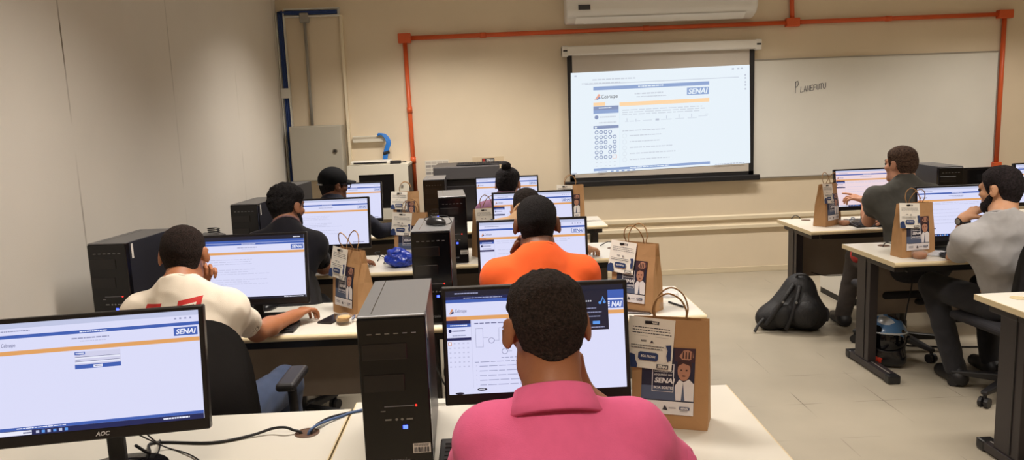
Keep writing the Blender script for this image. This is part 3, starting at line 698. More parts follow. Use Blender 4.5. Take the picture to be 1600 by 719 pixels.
def page_text(S, white='white'):
    page_top(S, white, wid=.9)
    for i in range(3): S.lines(.12, .36+i*.16, .7, 3, .035, .008, UI['grey'], .4)
    S.lines(.8, .955, .98, 1, .1, .012, UI['text2'])
def page_text_dark(S):
    page_top(S, 'white'); S.rect(0, 0, 1, .06, UI['dark']); S.rect(0, .06, 1, .1, UI['blue']); S.lines(.9, .025, .97, 1, .1, .014, UI['pale'])
    for i in range(3): S.lines(.12, .36+i*.16, .7, 3, .035, .008, UI['grey'], .4)
    S.rect(0, .965, 1, 1, UI['dark']); S.lines(.8, .977, .98, 1, .1, .012, UI['pale'])
def monitor(label, cx, y, zb, zt, w, yaw, page, brand=None, rbase=False, cam_=False, tilt=9):
    t = thing('monitor', label, 'monitor', (cx, y+.0, .74), math.radians(yaw)); z0, z1 = zb-.74, zt-.74; x = w/2
    bz, bt = .012, .03
    hb = MB(); hb.box((-x, 0, z0), (x, .03, z1), M_bez); hb.build('housing', t, bevel=.004)
    MB().prism([(.03, z0+.03), (.055, z0+.07), (.055, z1-.09), (.03, z1-.04)], 0, -x*.8, x*.8, M_bk).build('back_cover', t, bevel=.008)
    sx, s0, s1 = x-bz, z0+bt, z1-bz
    if page:
        S = Sheet(lambda u, v, L: ((u-.5)*2*sx, -.0006-L*.00003, s1-(s1-s0)*v)); page(S); S.build('screen', t)
    else: MB().box((-sx, -.001, s0), (sx, 0, s1), M_off).build('screen', t)
    for o_ in list(t.children):
        R_ = Matrix.Rotation(math.radians(-tilt), 4, 'X'); pv = Vector((0, .015, (z0+z1)/2)); o_.rotation_euler = R_.to_euler(); o_.location = pv-R_ @ pv
    hs_ = [o for o in t.children if o.name.startswith('housing')][0]
    if brand:
        S = Sheet(lambda u, v, L: ((u-.5)*.034, -.0006, z0+bt*.5+.006-v*.011)); S.text(brand, 0, 0, 1, 1, M_logo, .03, .25); S.build('logo', hs_)
    nk_ = MB().box((-.022, .05, .012), (.022, .072, z0+.12), M_bk)
    if rbase: MB().lathe([(.001, 0), (.118, 0), (.125, .004), (.122, .011), (.06, .016), (.001, .017)], mat('base_gloss', (18, 17, 20), .15), (0, .06, 0), sy=.85).build('base', t, smooth=True)
    else: MB().box((-.12, -.035, 0), (.12, .145, .012), M_bk).build('base', t, bevel=.006)
    nk_.build('stand_neck', [o for o in t.children if o.name.startswith('base')][0], bevel=.006)
    if cam_: MB().cyl((-.02, .012, z1+.012), (.02, .012, z1+.012), .013, M_black).build('webcam', hs_)
    return t
monitor('monitor with a login page in the left foreground', -1.005, 1.89, .868, 1.189, .515, 8, page_login, 'AOC', True)
monitor('monitor with a diagram and a dark pop-up, behind the pink-shirted person', .110, 2.03, .858, 1.183, .512, 0, page_exam)
monitor('monitor with a dark browser bar in front of the white-shirted person', -1.102, 3.46, .825, 1.152, .512, 0, page_text_dark)
monitor('monitor in front of the orange-shirted person', .187, 3.48, .845, 1.166, .512, 0, page_question)
monitor('monitor right of the black-shirted person', -1.02, 4.8, .845, 1.169, .515, 0, page_text)
monitor('monitor half hidden behind the orange-shirted person, at the person in the beige T-shirt', .265, 4.75, .845, 1.166, .512, 0, page_question)
monitor('monitor right of the person in the black cap', -1.085, 6.15, .83, 1.153, .435, 0, page_text)
monitor('monitor in front of the person with a hair bun', .138, 6.15, .83, 1.155, .512, 0, page_text)
monitor('monitor with a pinkish page that a finger points at', 2.83, 5.62, .835, 1.147, .512, 0, lambda S: page_question(S, 'pink', True))
monitor('monitor facing the bearded person in the light grey T-shirt', 2.745, 4.37, .81, 1.137, .512, 0, page_question)
monitor('monitor with a webcam at the right photo edge', 4.12, 5.50, .83, 1.150, .512, 0, page_text, cam_=True)
monitor('switched-off dark monitor right of the rear right tower computer', 3.84, 5.78, .80, 1.105, .5, 0, None)
# ------------------------------------------------------------------ paper bags
M_kraft = mat('kraft_paper', (178, 136, 92), .75, vary=.05, vscale=14, bump=.15, bscale=25); M_twine = mat('twisted_paper', (150, 112, 70), .8)
M_post = mat('poster_navy', (38, 42, 62), .4); M_post2 = mat('poster_steel', (84, 96, 122), .4); M_pw = mat('poster_white', (226, 222, 222), .45); M_pface = mat('poster_skin', (178, 128, 104), .5); M_phair = mat('poster_hair', (58, 34, 34), .5); M_pmar = mat('poster_maroon', (62, 38, 48), .5)
M_tag = mat('tag_paper', (232, 226, 214), .65); M_tb = mat('tag_blue', (36, 56, 100), .5); M_tk = mat('tag_ink', (52, 50, 60), .6); M_tg = mat('tag_grey', (140, 138, 146), .6)
BW, BD, BH = .215, .10, .31
LV = [(0, .0), (.06, .05), (.16, .22), (.25, .55), (.31, .72)]
def bag_d(z):
    t = np.interp(z, [a for a, b in LV], [b for a, b in LV]); return BD/2*(1-t)
def make_bag(label, loc, rz):
    t = thing('paper_bag', label, 'paper bag', loc, rz, None)
    m = MB(); vs = []; r = random.Random(3)
    for z, k in LV:
        d = bag_d(z); g = .028*k; w = BW/2
        for p in ((-w, -d), (-w*.33, -d-.002), (w*.33, -d-.001), (w, -d), (w-g, 0), (w, d), (w*.3, d+.002), (-w*.3, d+.002), (-w, d), (-w+g, 0)): vs.append((p[0]+r.uniform(-.0012, .0012), p[1]+r.uniform(-.001, .001), z))
    n = 10; fs = [tuple(range(n))[::-1]]
    for k in range(len(LV)-1): fs += [(k*n+i, k*n+(i+1) % n, (k+1)*n+(i+1) % n, (k+1)*n+i) for i in range(n)]
    m.add(vs, fs, M_kraft); b = m.build('paper_body', t); s = b.modifiers.new('s', 'SOLIDIFY'); s.thickness = .0012
    for sy in (-1, 1):
        d = bag_d(.31)-.004
        m = MB(); lean = -.028 if sy < 0 else .018
        m.tube([(-.045, sy*d, .25), (-.045, sy*d, .31), (-.047, sy*d+lean*.5, .34), (-.032, sy*d+lean, .375), (.0, sy*d+lean*1.2, .392), (.032, sy*d+lean, .375), (.047, sy*d+lean*.5, .34), (.045, sy*d, .31), (.045, sy*d, .25)], .0026, M_twine, n=6, sub=5)
        m.build('handle', t, smooth=True)
    def pf(u, v, L):
        x = -.078+u*.148+(.5-v)*.006; z = .232-v*.19; return (x, -bag_d(max(z, 0))-.0034-L*.00005, z)
    S = Sheet(pf); N = 19
    for i in range(N): S.rect(0, i/N, 1, (i+1)/N, M_post if i < 11 or i > 14 else M_post2, 1)
    S.rect(.62, .0, .995, .2, M_pmar); S.disc(.8, .33, .12, .15, M_pface, 18); S.poly([(.66, .3), (.68, .2), (.8, .155), (.93, .2), (.95, .3), (.9, .25), (.78, .22), (.7, .26)], M_phair)
    S.poly([(.7, .12), (.78, .03), (.86, .02), (.95, .05), (.97, .13), (.9, .17), (.76, .17)], M_pface)
    for i in range(4): S.poly([(.76+i*.055, .15), (.765+i*.055, .05), (.785+i*.055, .05), (.79+i*.055, .15)], M_phair)
    for u_ in (.75, .85): S.disc(u_, .32, .02, .012, M_phair, 10)
    S.disc(.8, .405, .035, .009, M_phair, 10)
    S.poly([(.66, .78), (.64, .56), (.72, .46), (.8, .5), (.9, .45), (.995, .52), (.995, .78)], M_pw); S.poly([(.79, .5), (.83, .78), (.76, .78)], M_post2)
    w = M_pw
    for q in ((.2, .24, .215, .66), (.6, .24, .615, .66), (.2, .24, .61, .247), (.2, .655, .615, .662)): S.rect(*q, w)
    S.text('CONHECIMENTO', .24, .33, .59, .365, w, .02); S.text('ADQUIRIDO NO', .24, .39, .58, .425, w, .02); S.text('SENAI', .25, .45, .64, .53, w, .045, .2); S.text('BOA SORTE!', .24, .58, .6, .62, w, .035)
    S.rect(0, .8, 1, 1, M_pw); S.disc(.03, .81, .03, .025, M_pw); S.lines(.1, .87, .3, 2, .035, .02, M_tg, .1); S.poly([(.42, .93), (.46, .86), (.5, .9), (.52, .94)], M_tk); S.lines(.54, .89, .68, 1, .1, .014, M_tg); S.rect(.74, .87, .93, .915, M_tb); S.text('SENAI', .76, .878, .91, .908, M_pw, .04, .2); S.lines(.75, .93, .92, 1, .1, .01, M_tg)
    S.build('poster', t)
    ca, sa = math.cos(math.radians(-4)), math.sin(math.radians(-4))
    def tf(u, v, L):
        x, z = u*.132, -v*.142; X = -.115+x*ca-z*sa; Z = .318+x*sa+z*ca
        return (X, -(.0145+.0265*v)-.0064-L*.00005, Z)
    S = Sheet(tf); S.rect(0, 0, 1, 1, M_tag, 1)
    S.rect(.4, .06, .66, .125, M_tk); S.text('SENAI', .43, .07, .63, .115, M_tag, .04, .2)
    S.lines(.1, .19, .95, 3, .055, .018, M_tk, .15); S.rect(.15, .36, .45, .364, M_tg); S.rect(.6, .36, .9, .364, M_tg)
    S.lines(.3, .44, .42, 2, .02, .012, M_tk, .1); S.poly([(.5, .48), (.54, .43), (.57, .47), (.6, .48)], M_tk); S.lines(.1, .54, .85, 2, .05, .015, M_tk, .1)
    S.poly([(.27, .7), (.31, .67), (.66, .67), (.7, .7), (.7, .8), (.66, .83), (.31, .83), (.27, .8)], M_tb); S.text('BOA PROVA!', .33, .725, .64, .775, M_tag, .02)
    S.poly([(0, .98), (.0, .78), (.1, .72), (.2, .74), (.22, .84), (.27, .93), (.26, 1), (.02, 1)], M_tb); S.poly([(.84, .5), (.96, .48), (.97, .78), (.9, .82), (.87, .7), (.89, .6)], M_tb)
    S.rect(.68, .88, .93, .96, M_tk); S.text('SENAI', .7, .89, .91, .95, M_tag, .04, .2); S.build('tag', t)
    MB().box((-.0685, -bag_d(.3)-.012, .298), (-.0485, -bag_d(.3)-.0085, .306), M_black).build('clip', t)
    return t
def bagpos(px, py, yaw, corner):
    c = atz(px, py, .7405); a = math.radians(yaw); lx = (BW/2 if corner == 'fl' else -BW/2); ly = BD/2
    return (c[0]+lx*math.cos(a)-ly*math.sin(a), c[1]+lx*math.sin(a)+ly*math.cos(a), .7405)
b0 = make_bag('brown paper bag with a poster right of the pink-shirted person, nearest the camera', bagpos(1106, 674, -20, 'fr'), math.radians(-20))
for pos, yaw, lb in ((bagpos(1020, 491, -40, 'fr'), -40, 'brown paper bag turned sideways right of the orange-shirted person'),
        (bagpos(521, 487, -48, 'fl'), -48, 'brown paper bag right of the hand of the person in the white T-shirt'),
        ((-.51, 4.86, .7405), -14, 'brown paper bag behind the blue plastic bag'),
        ((-.695, 6.30, .7405), 4, 'brown paper bag in front of the network rack'),
        ((-.02, 4.95, .7405), 36, 'brown paper bag half hidden behind the monitor left of the orange-shirted person'),
        ((.665, 6.30, .7405), 2, 'brown paper bag below the lower left corner of the projection screen'),
        (bagpos(1290, 355, 36, 'fl'), 36, 'brown paper bag on the rear right desk left of the pinkish monitor'),
        (bagpos(1409, 403.5, 9, 'fl'), 9, 'brown paper bag in front of the bearded person in the light grey T-shirt')):
    dup(b0, pos, math.radians(yaw), lb)

# blue plastic bag, crumpled
M_pl = mat('blue_plastic', (30, 58, 170), .3, vary=.12, vscale=20)
c = atz(625, 418, .74)
F = Field([c[0]-.16, c[1]-.12, .72], [c[0]+.16, c[1]+.16, .94], .0055)
F.add(ell((c[0], c[1]+.02, .79), (.095, .075, .06))); F.add(ell((c[0]-.02, c[1]+.02, .835), (.05, .05, .03)), .03)
F.disp(lambda X, Y, Z: .012*wob(X, Y, Z, 60, 1)+.013*np.abs(wob(X, Y, Z, 95, 3))+.007*np.abs(wob(X, Y, Z, 190, 5))); F.cut(lambda X, Y, Z: .7408-Z+0*X+0*Y)
tag(F.build('plastic_bag', M_pl, origin=(c[0], c[1], .74)), 'crumpled blue plastic bag left of the black tower with a mouse on top', 'plastic bag').location = (c[0], c[1], .74)

# keyboards
M_key = mat('keyboard_black', (24, 23, 26), .5); M_keyc = mat('key_caps', (44, 42, 46), .5)
def make_kb(label, loc, rz):
    t = thing('keyboard', label, 'keyboard', loc, rz)
    MB().prism([(-.068, 0), (.068, 0), (.068, .022), (-.068, .012)], 0, -.22, .22, M_key).build('body', t, bevel=.004)
    k = MB()
    for r_ in range(5):
        for c_ in range(20):
            x0 = -.205+c_*.0205; y0 = -.055+r_*.021; z = .0125+(y0+.068)/.136*.01
            k.box((x0, y0, z), (x0+.017, y0+.017, z+.004), M_keyc)
    k.build('keys', t); return t
k0 = make_kb('black keyboard in front of the pink-shirted person', (.055, 1.955, .7405), 0)
for loc, rz, lb in (((-1.1, 3.325, .7405), 0, 'black keyboard in front of the white-shirted person'), ((.187, 3.35, .7405), 0, 'black keyboard in front of the orange-shirted person'),
        ((-1.05, 4.645, .7405), 0, 'black keyboard in front of the person in the black T-shirt'), ((2.86, 5.46, .7405), 0, 'black keyboard in front of the pinkish monitor'), ((2.79, 4.235, .7405), 0, 'black keyboard in front of the bearded person'),
        (((bx0+bx1)/2+.13, 6.86, bz1+.0005), 0, 'black keyboard lying on top of the black equipment cabinet')):
    dup(k0, loc, rz, lb)
# mice
M_mou = mat('mouse_black', (26, 25, 28), .3)
def make_mouse(label, loc, rz, cable=None):
    t = thing('computer_mouse', label, 'mouse', loc, rz)
    F = Field([-.05, -.07, -.01], [.05, .07, .05], .003); F.add(ell((0, 0, .008), (.031, .055, .03)))
    F.cut(lambda X, Y, Z: .0005-Z+0*X+0*Y); F.build('body', M_mou, t)
    MB().cyl((-.004, .028, .033), (.004, .028, .033), .008, M_bk).build('wheel', t)
    if cable: MB().tube(cable, .002, M_black, n=6).build('cable', t, smooth=True)
    return t
mp = atz(686, 343, 1.165)
make_mouse('black mouse lying on top of a tower computer with its cable coiled', (mp[0]-.005, 3.47, 1.1605), .9, [(0, .05, .012), (.02, .09, .02), (.06, .05, .03), (.075, .0, .03), (.05, -.05, .012), (.02, -.065, .006), (-.03, -.06, .006), (-.05, -.03, .006)])
mp = atz(421, 483, .74); make_mouse('black mouse beside the arm of the white-shirted person', (mp[0], mp[1], .7405), -.2, [(0, .05, .012), (.03, .09, .004), (.1, .1, .004), (.13, .14, .004)])
# phones
M_ph = mat('phone_glass', (40, 34, 36), .12); M_phs = mat('phone_frame', (70, 66, 66), .3, .6)
def phone(label, px, py, rz):
    p = atz(px, py, .745); t = thing('mobile_phone', label, 'phone', (p[0], p[1], .7405), rz)
    MB().box((-.037, -.076, 0), (.037, .076, .008), M_phs).build('body', t, bevel=.004, seg=3); MB().box((-.034, -.072, .008), (.034, .072, .0085), M_ph).build('screen', t)
phone('dark phone between the white-shirted person\'s hand and the cookie pack', 520, 498, -.35)
phone('dark phone on the desk edge under the sideways paper bag', 992, 486, 1.2)
# cookies in clear packs
M_ck = mat('cookie_beige', (206, 168, 112), .8, vary=.12, vscale=60, bump=.4, bscale=120); M_film = mat('clear_film', (240, 240, 240), .06, alpha=.13); M_cake = mat('cake_brown', (158, 98, 52), .7, vary=.1, vscale=50)
M_clip = mat('blue_twist_tie', (52, 72, 120), .35)
def cookies(label, px, py, rz, tie=None, n=4):
    p = atz(px, py, .755); t = thing('cookie_pack', label, 'cookies', (p[0], p[1], .7405), rz); r = random.Random(n)
    for i in range(n):
        F_ = MB(); a = (i-(n-1)/2)*.012; F_.lathe([(.001, 0), (.027, .001), (.03, .005), (.026, .01), (.001, .011)], M_ck, (a*1.2, r.uniform(-.006, .006), .003+i*.0085), n=18); F_.build('cookie', t, smooth=True)
    F_ = Field([-.06, -.06, -.004], [.06, .1, .07], .005); F_.add(ell((0, 0, .02), (.045, .04, .027))); F_.add(cap((0, .04, .018), (.0, .065, .02), .006, .016), .02)
    F_.disp(lambda X, Y, Z: .002*wob(X, Y, Z, 140, 2)); F_.cut(lambda X, Y, Z: .0006-Z+0*X+0*Y); F_.build('clear_wrap', M_film, t)
    MB().tube([(-.012, .04, .02), (0, .047, .03), (.014, .042, .02), (0, .036, .012), (-.012, .04, .02), (-.03, .05, .008)], .0022, M_clip, n=6).build('twist_tie', t)
cookies('pack of beige cookies with a twist tie beside the dark phone', 538, 500, -1.2)
cookies('clear pack of cookies beside the sideways paper bag on the orange-shirted person\'s desk', 1023, 478, -.5, n=2)
def cake(label, px, py):
    p = atz(px, py, .755); t = thing('cake_cup', label, 'snack', (p[0], p[1], .7405))
    m = MB(); m.lathe([(.03, .001), (.04, .02), (.034, .034), (.001, .04)], M_cake, n=22); m.build('cake', t, smooth=True)
    m = MB(); m.lathe([(.034, 0), (.046, .025), (.047, .027), (.042, .042), (.02, .05), (.001, .051)], M_film, n=22); m.build('clear_cup', t, smooth=True)
cake('small brown snack in a clear cup on the rear right desk', 1319, 349); cake('small brown snack in a clear cup in front of the bearded person\'s paper bag', 1437, 400)
def film(label, px, py, s=1.0):
    p = atz(px, py, .745); F_ = Field([-.1, -.08, -.004], [.1, .08, .05], .0055); F_.add(ell((0, 0, .008), (.075*s, .045*s, .02))); F_.disp(lambda X, Y, Z: .006*wob(X, Y, Z, 80, int(px) % 4)); F_.cut(lambda X, Y, Z: .0006-Z+0*X+0*Y)
    o = F_.build('plastic_wrap', mat('crumpled_film', (225, 226, 230), .12, alpha=.55), None); o.location = (p[0], p[1], .7405); tag(o, label, 'plastic wrap'); return p
def tie(label, px, py, rz=0):
    p = atz(px, py, .745); t = tag(MB().tube([(-.05, -.01, .004), (-.02, .0, .012), (0, .015, .02), (.015, .0, .02), (0, -.012, .012), (.02, -.02, .006), (.05, -.035, .003)], .003, M_clip, n=6).build('twist_tie', smooth=True), label, 'twist tie'); t.location = (p[0], p[1], .7405); t.rotation_euler = (0, 0, rz)
film('crumpled clear wrap on the rear right desk beside the snack cup', 1343, 347); tie('blue twist tie on the rear right desk', 1333, 344, .6); tie('second dark blue twist tie nearer the pointing person\'s elbow', 1345, 350, -.4)
film('crumpled clear wrap on the bearded person\'s desk', 1466, 398); tie('blue twist tie beside the bearded person\'s snack cup', 1457, 398, -.3)
film('crumpled clear wrap beside the pen', 1040, 462, .8)
p = atz(1053, 473, .745); q = atz(1062, 479, .745); t = thing('pen', 'short black pen on the corner of the orange-shirted person\'s desk', 'pen', ((p[0]+q[0])/2, (p[1]+q[1])/2, .745))
d_ = nrm((.04, -.09, 0)); MB().cyl(-d_*.06, d_*.05, .0045, M_black, n=10).build('barrel', t); MB().cyl(d_*.05, d_*.065, .004, M_sil, r2=.001, n=10).build('tip', t)

# cables
def cable(label, pts, r=.0035, m=None, loc=None):
    o = tag(MB().tube([tuple(map(float, p)) for p in pts], r, m or M_black, n=8).build('cable', smooth=True), label, 'cable'); return o
def D(px, py, h=.0045): return atz(px, py, .74+h)
gl = D(470, 676, .003)
cable('thick black cable running across the left foreground desk into its grommet', [(-.985, 1.99, .80), (-.97, 2.03, .76), D(240, 692), D(330, 692), D(390, 681, .006), D(425, 670, .016), D(445, 668, .022), D(458, 672, .012), gl, (gl[0]+.01, gl[1], .715)], .0042)
cable('thin black cable curling behind the left foreground monitor', [(-1.0, 2.0, .84), (-.99, 2.06, .79), D(262, 700), D(290, 708), D(310, 719), D(318, 735)], .0022)
cable('second thin black cable curling beside the round monitor base', [(-.96, 2.0, .83), (-.955, 2.05, .78), D(250, 688), D(248, 705), D(236, 719), D(225, 735)], .0022)
gr = D(482, 678, .003); e2 = D(556, 643)
cable('blue-grey cable coming out of the desk grommet to the nearest tower', [(gr[0], gr[1], .715), gr, D(490, 668, .015), D(510, 658, .01), D(535, 650), e2, (-.30, 2.34, .76), (-.27, 2.31, .80)], .0042, mat('blue_grey_cable', (70, 96, 140), .4))
cable('black cable beside it across the desk gap', [(gr[0]+.008, gr[1]+.01, .715), (gr[0]+.008, gr[1]+.008, .747), D(500, 660, .012), D(530, 648), (-.34, 2.345, .746), (-.24, 2.315, .78)], .0032)
cable('black cable looping down between the nearest tower and the diagram monitor', [(-.21, 2.30, .95), (-.19, 2.33, .86), (-.16, 2.34, .79), (-.10, 2.33, .76), (-.02, 2.30, .77), (.06, 2.2, .80)], .003)
cable('white cable on the desk behind the diagram monitor', [D(684, 631), D(700, 630), D(730, 627)], .003, M_tr)
cable('black cable curving into the desk behind the orange-shirted person', [D(938, 384), D(950, 378, .02), D(962, 381), (.80, 5.0, .742), (.80, 5.0, .715)], .0035)
for lb, px, py in (('black cable rising from the grommet of the rear right desk', 1250, 341), ('black cable leaving the grommet of the bearded person\'s desk', 1380, 385)):
    g_ = D(px, py); cable(lb, [(g_[0], g_[1], .70), (g_[0], g_[1], .745), (g_[0]+.03, g_[1]+.01, .765), (g_[0]+.12, g_[1]+.0, .7445), (g_[0]+.3, g_[1]-.01, .7445)] if px > 1300 else [(g_[0], g_[1], .70), (g_[0]-.0, g_[1], .745), (g_[0]-.03, g_[1]+.02, .765), (g_[0]-.07, g_[1]-.0, .7445)], .0035)
cable('black cable hanging under the bearded person\'s desk', [(2.62, 4.6, .70), (2.61, 4.6, .5), (2.57, 4.58, .32), (2.55, 4.57, .15)], .004)
cable('black cable bundle hanging under the desks beside the middle towers', [(-.07, 4.55, .69), (-.075, 4.56, .5), (-.05, 4.58, .33), (-.02, 4.59, .2)], .0045)
cable('thin loose black cables on the desk beside the blue plastic bag', [D(590, 408), D(596, 398, .02), D(604, 402, .015), D(600, 412), D(612, 408, .012), D(586, 396, .01), D(594, 394)], .0028)
cable('black cable sagging below the rear right desk panel', [(2.5, 5.83, .33), (2.6, 5.82, .30), (2.75, 5.81, .30), (2.85, 5.81, .33)], .0035)
cable('dark floor cable behind the helmet', [(2.62, 4.95, .006), (2.9, 4.85, .006), (3.2, 4.8, .006)], .006)
# loose coil on the far left desk
t = thing('stabilizer_box', 'small dark box with a rounded grey top by the left wall, behind the white-shirted person', 'power box', (-1.775, 4.80, .7405))
MB().box((-.10, -.06, 0), (.085, .08, .20), M_eqd).build('body', t, bevel=.01); MB().prism([(-.102, .20), (.087, .20), (.08, .222), (.04, .236), (-.05, .236), (-.095, .222)], 1, -.062, .082, M_cst).build('top_cover', t, bevel=.004)
t = thing('cable_coil', 'loose coil of dark cable on top of the grey-topped box by the left wall', 'cable', (-1.745, 4.81, .9775))
MB().tube([(.034*math.cos(a)*(1+.1*math.sin(3*a)), .034*math.sin(a), .004+.0018*a) for a in np.linspace(0, 18, 60)], .0035, M_black, n=6, sub=2).build('coil', t, smooth=True)

# ------------------------------------------------------------------ helmet
hp = (2.46, 4.60)
t = thing('motorcycle_helmet', 'full-face motorcycle helmet with a blue and white crown on the floor under a desk', 'helmet', (hp[0], hp[1], 0), math.radians(158))
F = Field([-.17, -.2, 0], [.17, .2, .34], .005)
F.add(ell((0, -.005, .175), (.122, .145, .135))); F.add(cap((-.05, .075, .06), (.05, .075, .06), .06), .05); F.add(cap((-.06, -.04, .05), (.06, -.04, .05), .055), .05)
F.cut(lambda X, Y, Z: .004-Z+0*X+0*Y)
vis_c, vis_r = (0, .12, .165), (.125, .085, .055)
F.sub(ell(vis_c, (.112, .06, .05)), .008)
mh = [mat('helmet_black', (22, 22, 26), .2), mat('helmet_blue', (86, 128, 176), .25), mat('helmet_white', (206, 212, 220), .25), mat('helmet_red', (200, 60, 40), .3)]
def hpick(c):
    s = np.sin(c[:, 0]*34+c[:, 1]*22)+.7*np.sin(c[:, 1]*47-c[:, 2]*30+1)+.5*np.sin(c[:, 0]*60)
    up = c[:, 2] > .2+.02*np.sin(c[:, 0]*30)
    r_ = np.where(up, np.where(s > .5, 2, np.where(s > -.7, 1, 0)), 0)
    red = (np.abs(c[:, 0]-.07) < .035) & (np.abs(c[:, 2]-.062-(c[:, 0]-.07)*.3) < .016) & (c[:, 1] > .02)
    return np.where(red, 3, r_)
F.build('shell', mh, t, pick=hpick)
F = Field([-.15, .0, .09], [.15, .2, .25], .004); F.add(ell((0, -.005, .17), (.121, .146, .13))); 
F.cut(lambda X, Y, Z: np.abs(Z-.168-.0*Y)-.05+0*X); F.cut(lambda X, Y, Z: .02-Y+0*X+0*Z); F.build('visor', mat('visor_smoke', (14, 14, 18), .08), t)
for s in (-1, 1): MB().cyl((s*.112, .03, .17), (s*.128, .03, .17), .022, mh[0], n=18).build('visor_pivot', t)
MB().tube([(-.112, .06, .222), (-.08, .118, .226), (0, .142, .228), (.08, .118, .226), (.112, .06, .222)], .0045, mh[2], n=6).build('brow_line', t)

# ------------------------------------------------------------------ backpack
M_bp = mat('backpack_nylon', (26, 25, 27), .6, vary=.12, vscale=30, bump=.3, bscale=70); M_bp2 = mat('backpack_strap', (38, 37, 40), .55)
bpx = atz(1238, 512, 0)
t = thing('backpack', 'black backpack slumped on the floor against the leg of the rear right desk', 'backpack', (bpx[0]-.015, bpx[1]-.02, 0), math.radians(-12))
F = Field([-.34, -.24, -.01], [.34, .28, .5], .007)
F.add(cap((-.15, 0, .085), (.12, 0, .10), .08, .10), .0); F.add(cap((-.15, 0, .09), (.06, .03, .315), .075, .075), .08); F.add(cap((.06, .03, .315), (.135, 0, .12), .075, .105), .08); F.add(cap((.0, .02, .2), (.05, .03, .25), .1), .08); F.add(cap((-.12, -.04, .1), (-.2, -.03, .07), .06, .05), .05)
F.add(ell((.07, -.09, .15), (.12, .06, .12)), .03); F.add(ell((-.08, -.1, .12), (.07, .05, .09)), .02)
F.disp(lambda X, Y, Z: .004*wob(X, Y, Z, 28, 2)); F.cut(lambda X, Y, Z: .003-Z+0*X+0*Y); bag_body = F.build('body', M_bp, t)
F = Field([-.1, -.28, -.01], [.28, .1, .36], .006); F.add(ell((.075, -.12, .14), (.10, .055, .10))); F.disp(lambda X, Y, Z: .004*wob(X, Y, Z, 36, 1)); F.cut(lambda X, Y, Z: .003-Z+0*X+0*Y); F.build('front_pocket', M_bp, t)
MB().tube([(.02, .0, .37), (.035, -.03, .41), (.08, -.04, .415), (.11, -.03, .39), (.12, 0, .36)], .008, M_bp2, n=8).build('top_handle', t, smooth=True)
MB().tube([(-.0, -.06, .345), (-.07, -.115, .26), (-.14, -.125, .15), (-.20, -.11, .05)], .017, M_bp, n=8).build('shoulder_strap', t, smooth=True)
MB().tube([(.04, -.07, .335), (.01, -.125, .245), (-.025, -.14, .13), (-.06, -.13, .03)], .016, M_bp, n=8).build('shoulder_strap', t, smooth=True)
MB().tube([(-.21, -.1, .1), (-.25, -.12, .06), (-.28, -.14, .01)], .011, M_bp2, n=8).build('lower_strap', t, smooth=True)
MB().tube([(.19, -.02, .17), (.235, -.04, .165), (.245, -.045, .12), (.24, -.045, .07)], .008, M_bp2, n=8).build('side_strap', t, smooth=True)
for x, y, z in ((-.085, -.128, .235), (.005, -.145, .235)): MB().cyl((x, y, z), (x, y-.012, z), .009, M_sil, n=12).build('buckle', t)

